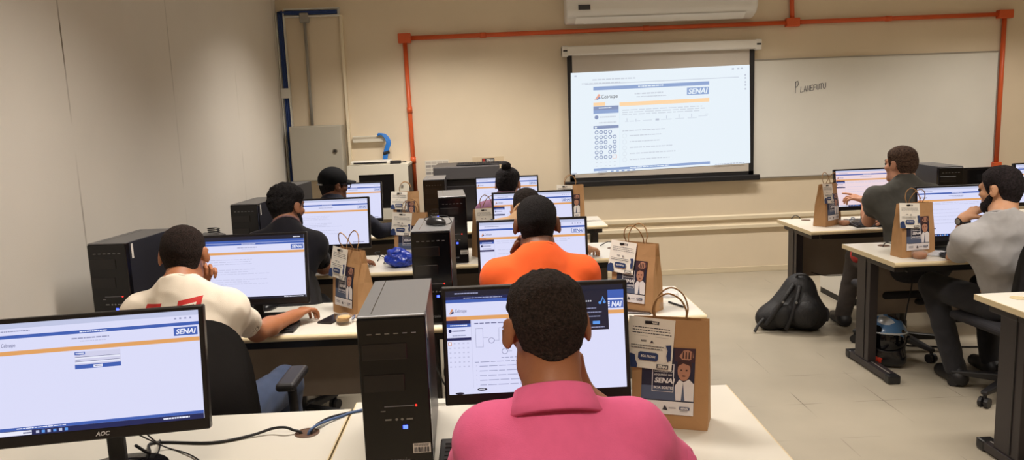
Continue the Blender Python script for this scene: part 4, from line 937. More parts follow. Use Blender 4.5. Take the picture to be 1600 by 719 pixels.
# ------------------------------------------------------------------ office chairs
M_chf = mat('chair_fabric', (36, 35, 40), .8, bump=.15, bscale=300, vary=.06, vscale=40); M_chp = mat('chair_plastic', (30, 29, 32), .45)
def make_chair(label, loc, rz, arms, bz=.735, bh=.235):
    t = thing('office_chair', label, 'office chair', loc, rz)
    MB().box((-.23, -.2, .395), (.23, .24, .445), M_chf).build('seat', t, bevel=.028, seg=4)
    MB().box((-.09, -.1, .365), (.09, .12, .394), M_chp).build('seat_plate', t, bevel=.006)
    m = MB(); NR, NA = 7, 40; vs = []
    for side in (0, 1):
        for k in range(NR+1):
            for i in range(NA):
                a = 2*PI*i/NA; e = 2/3.6; ca, sa = math.cos(a), math.sin(a); rr = k/NR if k else 1e-3
                x = .215*rr*math.copysign(abs(ca)**e, ca); z = bh*rr*math.copysign(abs(sa)**e, sa)
                x *= 1-.10*(z/bh)*.5
                y = -.245+.35*x*x-.13*z-.10*z*z*0+(.022 if side == 0 else -.022)*math.sqrt(max(0, 1-rr**6))
                vs.append((x, y, bz+z))
    fs = []; o2 = (NR+1)*NA
    for k in range(NR):
        for i in range(NA):
            j = (i+1) % NA; fs.append((k*NA+i, (k+1)*NA+i, (k+1)*NA+j, k*NA+j)); fs.append((o2+k*NA+i, o2+k*NA+j, o2+(k+1)*NA+j, o2+(k+1)*NA+i))
    for i in range(NA): j = (i+1) % NA; fs.append((NR*NA+i, o2+NR*NA+i, o2+NR*NA+j, NR*NA+j))
    m.add(vs, fs, M_chf); m.build('backrest', t, smooth=True)
    MB().tube([(0, -.05, .375), (0, -.2, .375), (0, -.262, .42), (0, -.278, .56), (0, -.275, .72)], .022, M_chp, n=8).build('back_bar', t, smooth=True)
    MB().cyl((0, 0, .12), (0, 0, .37), .026, M_chp).cyl((0, 0, .09), (0, 0, .2), .038, M_chp).build('gas_column', t, smooth=False)
    b = MB(); cs_ = []
    for i in range(5):
        a = math.radians(62+72*i); u = np.array([math.cos(a), math.sin(a)]); n_ = np.array([-u[1], u[0]])
        def P(r, s, z): q = u*r+n_*s; return (q[0], q[1], z)
        b.add([P(.02, -.03, .075), P(.02, .03, .075), P(.02, .03, .125), P(.02, -.03, .125), P(.3, -.018, .07), P(.3, .018, .07), P(.3, .018, .092), P(.3, -.018, .092)], [(0, 1, 2, 3), (7, 6, 5, 4), (0, 4, 5, 1), (1, 5, 6, 2), (2, 6, 7, 3), (3, 7, 4, 0)], M_chp)
        c_ = MB(); e = u*.285
        for s in (-.016, .016): c_.cyl((e[0]+n_[0]*(s-.009), e[1]+n_[1]*(s-.009), .028), (e[0]+n_[0]*(s+.009), e[1]+n_[1]*(s+.009), .028), .028, M_chp, n=16)
        c_.cyl((e[0], e[1], .028), (e[0], e[1], .074), .01, M_chp); cs_.append(c_)
    b.cyl((0, 0, .07), (0, 0, .13), .045, M_chp); sb_ = b.build('star_base', t, bevel=.008)
    for c_ in cs_: c_.build('castor', sb_)
    if arms:
        for s in (-1, 1):
            MB().tube([(s*.2, .02, .385), (s*.255, .02, .39), (s*.265, .02, .45), (s*.265, .0, .70)], .017, M_chp, n=8).build('arm_support', t, smooth=True)
            MB().box((s*.265-.036, -.09, .70), (s*.265+.036, .13, .732), M_chp).build('armrest_pad', t, bevel=.014, seg=3)
    return t
ch_a = make_chair('black office chair with armrests under the person in the white T-shirt', (-1.02, 2.71, 0), math.radians(0), True, .765, .265)
ch_b = make_chair('black office chair under the pink-shirted person', (.12, 1.34, 0), 0, False)
for loc, rz, lb in (((.187, 2.86, 0), 0, 'black office chair under the orange-shirted person'), ((-1.08, 4.02, 0), 0, 'black office chair under the person in the black T-shirt'),
        ((-1.15, 5.50, 0), -8, 'black office chair under the person in the black cap'), ((.2, 4.19, 0), 0, 'black office chair under the person in the beige T-shirt'),
        ((.12, 5.45, 0), 0, 'black office chair under the person in the purple shirt'), ((2.68, 4.84, 0), 2, 'black office chair under the pointing person'), ((2.84, 3.97, 0), 4, 'black office chair under the bearded person')):
    dup(ch_b, loc, math.radians(rz), lb)
t = tag(MB().tube([(.03*math.cos(a)*2.2, .012*math.sin(2*a), .0+.018*math.sin(a)) for a in np.linspace(0, 12.4, 40)], .0032, mat('tan_cord', (196, 160, 120), .6), n=6, sub=2).build('tan_cord', smooth=True), 'tan cord coiled on the backrest of the bearded person\'s chair', 'cord'); t.location = (2.80, 3.672, .962); t.rotation_euler = (0, 0, math.radians(4))
# ------------------------------------------------------------------ people
def skinmat(n, rgb): return mat('skin_'+n, rgb, .5, vary=.05, vscale=18, bump=.08, bscale=160, spec=.35)
M_eyew = mat('eye_white', (226, 220, 212), .2); M_eyed = mat('eye_iris', (40, 26, 20), .15)
class Head:
    def __init__(s, c, rot, scale=1.0): s.c = np.array(c, float); s.R = euler(*rot); s.k = scale
    def p(s, q): return s.c+s.R @ (np.array(q, float)*s.k)
    def cap(s, a, b, r1, r2=None): return cap(s.p(a), s.p(b), r1*s.k, None if r2 is None else r2*s.k)
    def ell(s, c, r, extra=None): return ell(s.p(c), np.array(r)*s.k, s.R if extra is None else s.R @ extra)
    def loc(s, X, Y, Z):
        x, y, z = X-s.c[0], Y-s.c[1], Z-s.c[2]; R = s.R
        return [(x*R[0, i]+y*R[1, i]+z*R[2, i])/s.k for i in range(3)]
    def base(s):
        return [(s.ell((0, -.014, .038), (.0755, .094, .0775)), 0), (s.ell((0, .03, -.04), (.058, .064, .072)), .03), (s.cap((-.03, .0, -.075), (.03, .0, -.075), .035), .03),
                (s.cap((-.02, .07, -.09), (.02, .07, -.09), .021), .03), (s.ell((0, -.05, .0), (.065, .05, .06)), .03)]
    def features(s, F):
        F.add(s.cap((-.034, .077, .03), (.034, .077, .03), .014), .016)
        F.add(s.cap((0, .082, .025), (0, .104, -.014), .0085, .0115), .012)
        for q in (-1, 1):
            F.add(s.ell((q*.011, .094, -.018), (.0085, .011, .0075)), .006); F.add(s.ell((q*.043, .06, -.014), (.025, .022, .02)), .02)
            F.sub(s.ell((q*.032, .1, .012), (.016, .018, .011)), .01)
            T = np.array(Matrix.Rotation(math.radians(q*-30), 3, 'Z') @ Matrix.Rotation(math.radians(12), 3, 'X'))
            F.add(s.ell((q*.087, -.018, .0), (.0075, .021, .034), T), .006); F.add(s.ell((q*.077, -.006, -.005), (.012, .012, .02)), .008)
            F.sub(s.ell((q*.0925, -.008, .003), (.004, .009, .016), T), .003)
        F.add(s.cap((-.018, .09, -.047), (.018, .09, -.047), .0065), .007); F.add(s.cap((-.015, .088, -.058), (.015, .088, -.058), .007), .007)
def hairline(Y):
    return np.interp(Y, [-.2, -.05, -.034, -.026, -.004, .006, .02, .03, .05, .07, .085], [-.074, -.072, -.045, .012, .03, .03, -.012, -.01, .045, .068, .076])
def hand(F, w, d, n, right, curl, point=False, s=1.0):
    d = nrm(d); n = np.array(n, float); n = nrm(n-d*(n@d)); l = np.cross(d, n)*(1 if right else -1)
    kn = []
    for i in range(4):
        k = w+d*(.087-(.002, 0, .004, .012)[i])*s+l*(.031-.0207*i)*s-n*.002
        kn.append(k); F.add(cap(w+l*(.014-.0095*i)*s+d*.008, k, .0125*s, .0105*s), .016)
    F.add(cap(w-d*.02, w+d*.02, .023*s, .02*s), .02)
    L = ((.041, .025, .021), (.045, .028, .022), (.042, .026, .021), (.034, .02, .019))
    for i in range(4):
        c = curl if not (point and i == 0) else .12
        if point and i > 0: c = curl*(.75+.12*i)
        p = kn[i]; a = 0.0; fd = nrm(d+l*(.10-.07*i))
        for j in range(3):
            a += c*(.55, .95, .65)[j]; q = p+(fd*math.cos(a)+n*math.sin(a))*L[i][j]*s
            F.add(cap(p, q, (.0092-.0008*j)*s, (.0085-.0008*j)*s), .003 if j else .006); p = q
    b = w+d*.022*s+l*.026*s; m = b+(d*.62+l*.62+n*.25)*.043*s; t_ = m+nrm(d*.95+l*.12+n*(.2+.35*min(curl, 1)))*.034*s; e = t_+nrm(d*.9-l*.15+n*(.25+.4*min(curl, 1)))*.024*s
    F.add(cap(w+d*.01, b, .015*s, .0135*s), .012); F.add(cap(b, m, .0135*s, .0108*s), .008); F.add(cap(m, t_, .0105*s, .0095*s), .004); F.add(cap(t_, e, .0095*s, .0078*s), .004)
    return kn
def torso(N, hip, S, e, h=1.0):
    """prims of the trunk inflated by e"""
    u = nrm(N-hip); across = nrm(np.array(S[1])-np.array(S[0])); f = nrm(np.cross(u, across)); f = -f if f[1] < 0 and abs(f[1]) > .3 else f
    x = nrm(np.cross(f, u)); R = np.stack([x, f, u], 1); L = np.linalg.norm(N-hip)
    P = []
    P.append((ell(hip+u*.0, (.165+e, .115+e, .10+e), R), .0)); P.append((ell(hip+u*L*.3+f*.012, (.148*h+e, .112*h+e, .17+e), R), .06))
    P.append((ell(hip+u*L*.64+f*.004, (.160*h+e, .108*h+e, .19+e), R), .06)); 
    for s in (0, 1):
        j = np.array(S[s]); o = j-(hip+u*L*.8)
        P.append((cap(N-u*.035+(j-N)*.25, j-u*.004, .047+e, .049+e), .05)); P.append((cap(hip+u*L*.62+(j-N)*.45-f*.03, j-u*.03-f*.012, .072+e, .054+e), .06))
        P.append((cap(N+u*.03+(j-N)*.05, N+(j-N)*.55-u*.012, .035+e, .038+e), .035))
    P.append((cap(hip+u*L*.5-f*.035, N-u*.03-f*.012, .07+e, .05+e), .06))
    return P, u, f, x
def person(label, head, rot, N, hip, S, E, Wr, hands, knees, ankles, skin, hair, shirt, trous, shoes=(28, 27, 30), hs=1.0, res=.0075, fineh=True, bulk=1.0):
    """head = centre between the ears; S,E,Wr = shoulders, elbows, wrists (left, right); hands = ((dir, palm normal, curl, point), ...)"""
    A = lambda q: np.array(q, float)
    N, hip = A(N), A(hip); S = [A(q) for q in S]; E = [A(q) for q in E]; Wr = [A(q) for q in Wr]; knees = [A(q) for q in knees]; ankles = [A(q) for q in ankles]
    H = Head(head, rot, hs); org = (hip[0], hip[1], 0)
    t = thing('person', label, 'person', org)
    sk = skinmat(skin[0], skin[1])
    # body: one continuous surface
    allp = np.array([H.c, N, hip]+S+E+Wr+knees+ankles); lo = allp.min(0)-.24; hi = allp.max(0)+.24; lo[2] = -.01
    fine = [(H.c-.14, H.c+.15, .0042 if fineh else .006)]
    for i in range(2):
        if hands[i]: c = Wr[i]+nrm(hands[i][0])*.08; fine.append((c-.1, c+.1, .0042 if fineh else .0055))
    F = Field(lo, hi, res, fine)
    P, u, f, x = torso(N, hip, S, 0, bulk)
    for pr, k in P: F.add(pr, k)
    F.add(cap(N-u*.03, H.p((0, -.03, -.05)), .062*hs, .056*hs), .03); F.add(cap(N-u*.02+f*.02, H.p((0, .0, -.06)), .05*hs, .047*hs), .03)
    FH = Field(H.c-.2, H.c+.2, .0045)
    for pr, k in H.base(): F.add(pr, k if k else .03); FH.add(pr, k)
    H.features(F)
    FH.add(cap(N-u*.03, H.p((0, -.03, -.05)), .062*hs, .056*hs), .03)
    for i in range(2):
        hp = hip+x*(-.095 if i == 0 else .095)-u*.02
        F.add(cap(hp, knees[i], .085, .056), .05); F.add(cap(knees[i], ankles[i], .055, .036), .03); ft = A(ankles[i])+A((0, .15, -.045)); F.add(cap(ankles[i]-A((0, .03, .04)), ft, .034, .026), .02)
        F.add(cap(S[i], E[i], .046*bulk, .038), .04); F.add(cap(E[i], E[i]+(Wr[i]-E[i])*.35, .039, .04), .02); F.add(cap(E[i]+(Wr[i]-E[i])*.35, Wr[i], .04, .0255), .02)
        if hands[i]: hand(F, Wr[i], *hands[i][:2], i == 1, hands[i][2], hands[i][3] if len(hands[i]) > 3 else False)
    F.build('body', sk, t, org)
    for q in (-1, 1):
        F = Field(H.p((q*.032, .083, .013))-.018, H.p((q*.032, .083, .013))+.018, .0028); F.add(ell(H.p((q*.032, .0825, .013)), (.0125,)*3), 0)
        cc = H.p((q*.032, .0825, .013))-A(org); fw = H.R @ A((0, 1, 0))
        F.build('eye', [M_eyew, M_eyed], t, org, pick=lambda c: ((c-cc) @ fw > .0105).astype(int))
    # hair
    if hair:
        hm = mat('hair_'+skin[0], hair['rgb'], hair.get('rough', .9), vary=.7, vscale=hair.get('vs', 90), bump=1.0, bscale=hair.get('bs', 160), spec=.2)
        T, fade, curl = hair.get('t', .012), hair.get('fade', .05), hair.get('curl', .0015)
        F = Field(H.c-.165, H.c+.19, .0034); pad = hair.get('line', 0.0)
        for pr, k in H.base(): F.add(pr, k)
        F.add(cap(N-u*.03, H.p((0, -.03, -.05)), .062*hs, .056*hs), .03)
        X, Y, Z = F.grid((slice(None),)*3); lx, ly, lz = H.loc(X, Y, Z)
        zm = hairline(ly)+pad+np.where(ly < -.03, 6*lx*lx, 0)+.006*wob(X, Y, Z, 60, 1); hgt = np.clip((lz-zm)/fade, 0, 1); hgt = hgt*hgt*(3-2*hgt)
        sd = np.clip((lz-.01)/.075, 0, 1); bk = np.clip((-.02-ly)/.05, 0, 1); side = np.maximum(sd, .55*bk)
        th = .0022+T*hgt*(.22+.78*side)*(1+.1*np.clip(lz/.1, 0, 1))+curl*hgt*(wob(X, Y, Z, 150, 2)+.7*wob(X, Y, Z, 260, 4))
        F.D = np.maximum(F.D-th, (zm-lz)*.8)
        F.D = np.maximum(F.D, (np.abs(lx)-.094))
        hobj = F.build('hair', hm, t, org)
        for q in (-1, 1): MB().tube([tuple(H.p(v)-A(org)) for v in ((q*.014, .0925, .036), (q*.03, .0915, .041), (q*.046, .082, .036))], .0035, hm, n=6).build('eyebrow', t, smooth=True)
        if hair.get('bun'):
            F = Field(H.c-.16, H.c+.24, .004); F.add(H.ell((0, -.075, .135), (.035, .033, .034)), 0); F.add(H.cap((0, -.06, .1), (0, -.07, .125), .025), .02); F.disp(lambda X, Y, Z: .003*wob(X, Y, Z, 110, 1)); F.build('hair_bun', hm, hobj, org)
            MB().tube([tuple(H.p((.027*math.cos(a), -.066+.024*math.sin(a), .112))-A(org)) for a in np.linspace(0, 6.3, 14)], .005, M_black, n=6, sub=2).build('hair_tie', hobj)
        if hair.get('beard'):
            F = Field(H.c-.16, H.c+.16, .0036)
            for pr, k in H.base(): F.add(pr, k)
            X, Y, Z = F.grid((slice(None),)*3); lx, ly, lz = H.loc(X, Y, Z)
            top = np.interp(ly, [-.1, .0, .03, .06, .12], [-.02, -.005, -.022, -.05, -.066]); region = np.maximum((lz-top)*.8, (.004-ly)+0*lz)
            region = np.maximum(region, -.125-lz)
            F.D = np.maximum(F.D-hair['beard']*(1+.25*wob(X, Y, Z, 140, 3)), region); F.build('beard', hm, t, org)
    # shirt
    e = shirt.get('e', .012)-.003; P, _, _, _ = torso(N, hip, S, e, bulk*shirt.get('h', 1.0)); pts = np.array([N, hip]+S+E+Wr); lo = pts.min(0)-.2; hi = pts.max(0)+.2; lo[2] = max(lo[2], hip[2]-.13)
    F = Field(lo, hi, .0065)
    for pr, k in P: F.add(pr, k)
    fr = shirt.get('sleeve', .72)
    for i in range(2):
        G = Field(np.minimum(S[i], Wr[i])-.14-.1*(fr < 1), np.maximum(S[i], np.maximum(Wr[i], E[i]))+.14, .0065)
        G.ax, G.D = F.ax, np.full_like(F.D, .3)
        if fr <= 1:
            d = nrm(E[i]-S[i]); end = S[i]+(E[i]-S[i])*fr; G.add(cap(S[i], end+d*.06, .047*bulk+e, .046*bulk+e+shirt.get('flare', .003)), 0)
            q = G.sl(np.minimum(S[i], end)-.1, np.maximum(S[i], end)+.16, .02); X, Y, Z = G.grid(q); G.D[q] = np.maximum(G.D[q], (X-end[0])*d[0]+(Y-end[1])*d[1]+(Z-end[2])*d[2])
            G.sub(cap(end-d*.035, end+d*.1, .043*bulk+e*.5, .043*bulk+e*.5), .004)
        else:
            G.add(cap(S[i], E[i], .048*bulk+e, .043+e), 0); G.add(cap(E[i], E[i]+(Wr[i]-E[i])*(fr-1), .046+e, .031+e), .02)
        o = F.D; h = np.maximum(.06-np.abs(G.D-o), 0)/.06; F.D = np.minimum(G.D, o)-h*h*.06*.25
    A_, fq = shirt.get('fold', (.004, 26))
    F.disp(lambda X, Y, Z: A_*(wob(X*.6, Y, Z*1.5, fq, 2)*.6+.6*np.abs(wob(X, Y, Z*.8, fq*1.7, 3))-.3))
    F.sub(cap(N+u*.066+f*.012, N+u*.25+f*.08, shirt.get('neck', .066)*hs, .10), .006)
    q = hip-u*.085; F.cut(lambda X, Y, Z: -((X-q[0])*u[0]+(Y-q[1])*u[1]+(Z-q[2])*u[2]))
    sm = mat('cloth_'+shirt['n'], shirt['rgb'], shirt.get('rough', .85), vary=shirt.get('vary', .05), vscale=shirt.get('vs', 40), bump=.12, bscale=420, sheen=.06, spec=.15)
    so = F.build('shirt', sm, t, org)
    # collar band
    nd = nrm(H.p((0, -.02, -.06))-N); a1 = nrm(np.cross(nd, x)); a1 = a1 if a1[1] > 0 else -a1; a2 = nrm(np.cross(a1, nd))
    def ring(k, r, z, open_=0.0, ry=1.0): return N-u*.0+nd*z+a2*math.cos(k)*r+a1*(math.sin(k)*r*ry+.008)
    if shirt.get('collar') == 'polo':
        prof = [(.068, -.005), (.070, .034), (.0745, .048), (.081, .045), (.094, .012), (.104, -.010), (.099, -.016), (.086, .01), (.077, .034), (.072, -.005)]
        m = MB(); n = 44; ks = [PI/2+.12+(2*PI-.24)*i/(n-1) for i in range(n)]; vs = []
        for k in ks:
            dr = max(0, math.sin(k)); 
            for r_, z_ in prof: vs.append(ring(k, r_*hs*1.0, z_-.03*dr-.0)-A(org))
        pn = len(prof); fs = [(i*pn+j, i*pn+(j+1) % pn, (i+1)*pn+(j+1) % pn, (i+1)*pn+j) for i in range(n-1) for j in range(pn)]+[tuple(range(pn)), tuple(range((n-1)*pn, n*pn))[::-1]]
        m.add(vs, fs, sm); m.build('collar', so, smooth=True)
    else:
        rr = shirt.get('neck', .066)*hs+.007; m = MB(); m.tube([tuple(ring(k, rr, -.004-.026*max(0, math.sin(k)))-A(org)) for k in np.linspace(0, 2*PI, 25)], .0065, sm if not shirt.get('rib') else mat('rib_'+shirt['n'], shirt['rib'], .85), n=8, sub=2); m.build('collar', so, smooth=True)
    # trousers
    tm = mat('trousers_'+trous[0], trous[1], .85, vary=.12, vscale=25, bump=.15, bscale=350, sheen=.1)
    pts = np.array([hip]+knees+ankles); F = Field(pts.min(0)-.17, pts.max(0)+.17, .0085)
    R_ = np.stack([x, f, u], 1); F.add(ell(hip, (.17, .122, .105), R_), 0)
    for i in range(2):
        hp = hip+x*(-.095 if i == 0 else .095)-u*.02; F.add(cap(hp, knees[i], .094, .071), .05); F.add(cap(knees[i], ankles[i]+A((0, 0, .0)), .07, .056), .03)
    F.disp(lambda X, Y, Z: .006*np.abs(wob(X, Y, Z*1.5, 40, 2))-.002)
    q1 = hip+u*.105; F.cut(lambda X, Y, Z: (X-q1[0])*u[0]+(Y-q1[1])*u[1]+(Z-q1[2])*u[2]-6*np.maximum(0, (X-hip[0])*f[0]+(Y-hip[1])*f[1]+(Z-hip[2])*f[2]-.05)); zc = min(ankles[0][2], ankles[1][2])-.012; F.cut(lambda X, Y, Z: zc-Z+0*X+0*Y)
    F.build('trousers', tm, t, org)
    shm = mat('shoe_%d_%d' % (shoes[0], shoes[2]), shoes, .5)
    for i in range(2):
        a = ankles[i]; F = Field(a-A((.1, .12, .12)), a+A((.1, .26, .1)), .006)
        F.add(cap((a[0], a[1]-.04, .042), (a[0], a[1]+.15, .036), .044, .038), 0); F.add(cap((a[0], a[1]-.02, .06), (a[0], a[1], .115), .045, .042), .03); F.add(cap((a[0], a[1]+.02, .07), (a[0], a[1]+.1, .045), .036, .034), .02)
        F.cut(lambda X, Y, Z: .002-Z+0*X+0*Y); F.build('shoe', shm, t, org)
    return t, H, so, org, (N, u, f, x, nd, ring)
def legs(hip, dx=.11, ky=.42, az=.075, fy=.40, sp=0):
    h = np.array(hip, float); return [(h[0]-dx-sp, h[1]+ky, .545), (h[0]+dx+sp, h[1]+ky, .545)], [(h[0]-dx-sp, h[1]+fy, az), (h[0]+dx+sp, h[1]+fy, az)]

# pink polo
hip = (.12, 1.335, .55); K, An = legs(hip, ky=.41, fy=.36)
person('person in a pink polo shirt with short black hair, closest to the camera', (.108, 1.60, 1.182), (9, -14, 0), (.115, 1.51, 1.035), hip,
       [(-.02, 1.53, .975), (.275, 1.53, .97)], [(-.085, 1.72, .80), (.445, 1.64, .785)], [(.02, 1.885, .79), (.195, 1.735, .99)],
       (((.25, .95, -.1), (0, 0, -1), .45), ((-.35, -.1, .9), (-.55, .75, .2), 1.25)), K, An, ('warm_brown', (148, 96, 66)),
       dict(rgb=(44, 34, 30), beard=.0016, t=.012, curl=.0026, fade=.06, line=.012, vs=160, bs=260), dict(n='pink_polo', rgb=(218, 98, 142), e=.012, collar='polo', fold=(.0042, 21), sleeve=.66, vary=.03), ('dark_denim', (40, 46, 66)), hs=1.0, bulk=1.06)
# white T-shirt
hip = (-1.10, 2.74, .55)
pw = person('person in a white T-shirt with red marks on the back, one hand on the desk', (-1.188, 2.945, 1.150), (8, -16, 0), (-1.175, 2.835, 1.055), hip,
       [(-1.325, 2.85, .965), (-1.005, 2.85, .965)], [(-1.30, 3.13, .79), tuple(atz(402, 519, .79))], [(-1.20, 3.09, .985), tuple(atz(458, 494, .79))],
       (((.3, -.05, .9), (.6, -.7, .1), 1.25), ((.5, .85, .12), (.1, 0, -1), .75)), [(-1.22, 3.14, .545), (-.90, 3.14, .555)], [(-1.24, 3.1, .075), (-.92, 3.12, .075)], ('tan_brown', (166, 108, 74)),
       dict(rgb=(42, 31, 27), t=.008, curl=.001, fade=.05, line=-.004, vs=160, bs=280), dict(n='cream_tee', rgb=(226, 214, 196), e=.012, sleeve=.66, fold=(.0085, 26), vary=.02), ('blue_jeans', (44, 58, 86)), hs=.96)
# orange T-shirt
hip = (.187, 2.86, .55); K, An = legs(hip)
person('person in an orange T-shirt, seated in the middle with one hand at the chin', (.185, 3.085, 1.19), (-3, -14, 0), (.187, 2.995, 1.095), hip,
       [(.025, 3.01, 1.005), (.349, 3.01, 1.005)], [(-.02, 3.22, .79), (.43, 3.2, .79)], [(.112, 3.19, 1.02), (.27, 3.37, .79)],
       (((.2, .0, .95), (.5, -.8, .1), 1.2), ((-.3, .95, -.1), (0, 0, -1), .5)), K, An, ('deep_brown', (108, 70, 50)),
       dict(rgb=(26, 22, 22), t=.008, curl=.001, fade=.05, vs=160, bs=280), dict(n='orange_tee', rgb=(226, 92, 40), e=.012, sleeve=.68, fold=(.005, 22), vary=.02), ('black_trousers', (32, 32, 36)), bulk=1.04)
# black T-shirt with lanyard
hip = (-1.17, 4.12, .55); K, An = legs(hip)
pb = person('person in a black T-shirt with a lanyard and curly black hair', (-1.14, 4.31, 1.175), (-26, -10, 0), (-1.135, 4.225, 1.08), hip,
       [(-1.30, 4.23, .985), (-.995, 4.25, .975)], [(-1.32, 4.46, .80), tuple(atz(505, 418, .79))], [(-1.18, 4.6, .79), tuple(atz(560, 410, .785))],
       (((.3, .95, -.1), (0, 0, -1), .45), ((.4, .9, -.1), (0, 0, -1), .5)), K, An, ('mid_brown', (146, 98, 72)),
       dict(rgb=(24, 21, 22), t=.022, curl=.0045, fade=.07, vs=110, bs=160, beard=.004), dict(n='black_tee', rgb=(23, 22, 28), e=.012, h=.94, sleeve=.72, fold=(.006, 27)), ('black_trousers', (32, 32, 36)))
tp, Hd, so, org, fr = pb
N_, u_, f_, x_, nd_, ring_ = fr
MB().tube([tuple(ring_(k, .079, .004-.06*max(0, math.sin(k)))-np.array(org)) for k in np.linspace(0, 2*PI, 25)], .006, mat('lanyard_strap', (110, 82, 84), .7, vary=.5, vscale=120), n=6, sub=2).build('lanyard', tp, smooth=True)
# black cap
hip = (-1.15, 5.46, .55); K, An = legs(hip)
pc = person('person in a black cap, glasses and dark jacket near the far left corner', (-1.145, 5.66, 1.17), (-48, -6, 0), (-1.155, 5.60, 1.07), hip,
       [(-1.30, 5.63, .985), (-1.0, 5.59, .985)], [(-1.34, 5.85, .80), (-.86, 5.84, .80)], [(-1.2, 6.0, .79), (-.70, 6.03, .79)],
       (((.3, .95, -.1), (0, 0, -1), .45), ((.6, .8, -.1), (0, 0, -1), .5)), K, An, ('dark_brown', (112, 72, 52)),
       dict(rgb=(24, 21, 22), t=.006, curl=.001, fade=.05), dict(n='dark_jacket', rgb=(32, 34, 46), e=.016, sleeve=1.95, fold=(.006, 26), neck=.068), ('black_trousers', (32, 32, 36)), res=.009, fineh=False)
tp, Hd, so, org, fr = pc; O = np.array(org); mcap = mat('cap_black', (11, 12, 15), .85, bump=.1, bscale=300, spec=.15)
F = Field(Hd.c-.2, Hd.c+.25, .0045); F.add(Hd.ell((0, -.014, .05), (.092, .112, .096)), 0)
X, Y, Z = F.grid((slice(None),)*3); lx, ly, lz = Hd.loc(X, Y, Z); F.D = np.maximum(F.D, (np.interp(ly, [-.12, .0, .1], [.0, .022, .04])-lz)*.9); F.build('cap_crown', mcap, tp, org)
F = Field(Hd.c-.25, Hd.c+.28, .0045); F.add(Hd.ell((0, .085, .045), (.072, .095, .05)), 0); X, Y, Z = F.grid((slice(None),)*3); lx, ly, lz = Hd.loc(X, Y, Z); sh_ = lz-(.052-.9*(lx**2)*6-.10*(ly-.08)); F.D = np.maximum(F.D, np.maximum(np.abs(sh_)-.0045, .05-ly)); F.build('cap_bill', mcap, tp, org)
m = MB(); mgl = mat('glasses_black', (16, 18, 30), .2)
for q in (-1, 1): m.tube([tuple(Hd.p((q*.082, -.02, .02))-O), tuple(Hd.p((q*.08, .05, .02))-O), tuple(Hd.p((q*.066, .104, .02))-O)], .004, mgl, n=6); m.tube([tuple(Hd.p((q*(.036+.026*math.cos(a)), .108-.006*abs(math.cos(a)), .012+.018*math.sin(a)))-O) for a in np.linspace(0, 6.28, 16)], .003, mgl, n=6, sub=1)
m.tube([tuple(Hd.p((-.01, .115, .016))-O), tuple(Hd.p((0, .118, .018))-O), tuple(Hd.p((.01, .115, .016))-O)], .003, mgl, n=6); m.build('glasses', tp)
MB().cyl(tuple(Hd.p((-.03, -.118, .012))-O), tuple(Hd.p((.03, -.118, .012))-O), .006, M_sil, n=10).build('cap_buckle', tp)
# beige T-shirt, mostly hidden
hx = aty(822, 294, 4.42); hip = (.2, 4.2, .55); K, An = legs(hip)
person('person with a high fade haircut in a beige T-shirt, mostly hidden behind the orange-shirted person', (hx[0], 4.44, hx[2]-.128), (-4, -12, 0), (.20, 4.345, 1.06), hip,
       [(.045, 4.36, .985), (.36, 4.36, .985)], [(.0, 4.57, .80), (.46, 4.55, .80)], [(.12, 4.7, .79), (.585, 4.66, .80)],
       (((.3, .95, -.1), (0, 0, -1), .45), ((.45, .7, -.1), (-.2, 0, -1), .7)), K, An, ('light_brown', (182, 134, 102)),
       dict(rgb=(40, 33, 30), t=.010, curl=.001, fade=.10, line=.03), dict(n='beige_tee', rgb=(196, 160, 124), e=.011, sleeve=.68), ('black_trousers', (32, 32, 36)), res=.009, fineh=False)
# purple shirt with a bun
hip = (.12, 5.44, .55); K, An = legs(hip)
person('person with a black hair bun in a mauve purple shirt', (.135, 5.64, 1.13), (-12, -10, 0), (.12, 5.585, 1.03), hip,
       [(-.035, 5.6, .95), (.275, 5.6, .95)], [(-.07, 5.8, .79), (.33, 5.8, .79)], [(.05, 5.98, .79), (.22, 5.98, .79)],
       (((.2, .95, -.1), (0, 0, -1), .45), ((-.2, .95, -.1), (0, 0, -1), .45)), K, An, ('rosy_tan', (176, 128, 104)),
       dict(rgb=(30, 26, 28), t=.018, curl=.002, fade=.05, line=-.01, bun=True), dict(n='mauve_shirt', rgb=(118, 78, 104), e=.014, sleeve=.9, fold=(.005, 24), collar='polo', rough=.7), ('black_trousers', (32, 32, 36)), res=.009, fineh=False)
# pointing person
hx = aty(1408, 227, 5.08); hip = (2.75, 4.86, .55)
w8 = aty(1352, 313, 5.33); e8 = aty(1357, 345, 5.13); s8 = aty(1368, 308, 5.0); t8 = aty(1321, 305, 5.42)
pp = person('person in a dark grey T-shirt pointing a finger at the pinkish monitor', (hx[0]+.005, 5.09, hx[2]-.135), (20, -4, 0), (hx[0]+.02, 5.035, 1.10), hip,
       [s8, (s8[0]+.33, 4.93, 1.02)], [e8, (2.98, 5.1, .80)], [w8, (2.86, 5.33, .79)],
       ((t8-w8, (.35, .0, -.9), .75, True), ((-.2, .95, -.1), (0, 0, -1), .45)), [(2.60, 5.30, .55), (2.86, 5.29, .545)], [(2.585, 5.46, .075), (2.88, 5.25, .075)], ('fair', (196, 142, 114)),
       dict(rgb=(78, 60, 50), t=.014, curl=.001, fade=.06, line=-.002), dict(n='dark_grey_tee', rgb=(78, 77, 73), e=.012, sleeve=.56, fold=(.008, 27), vary=.05), ('dark_grey_trousers', (70, 62, 58)), res=.0085)
tp, Hd, so, org, fr = pp
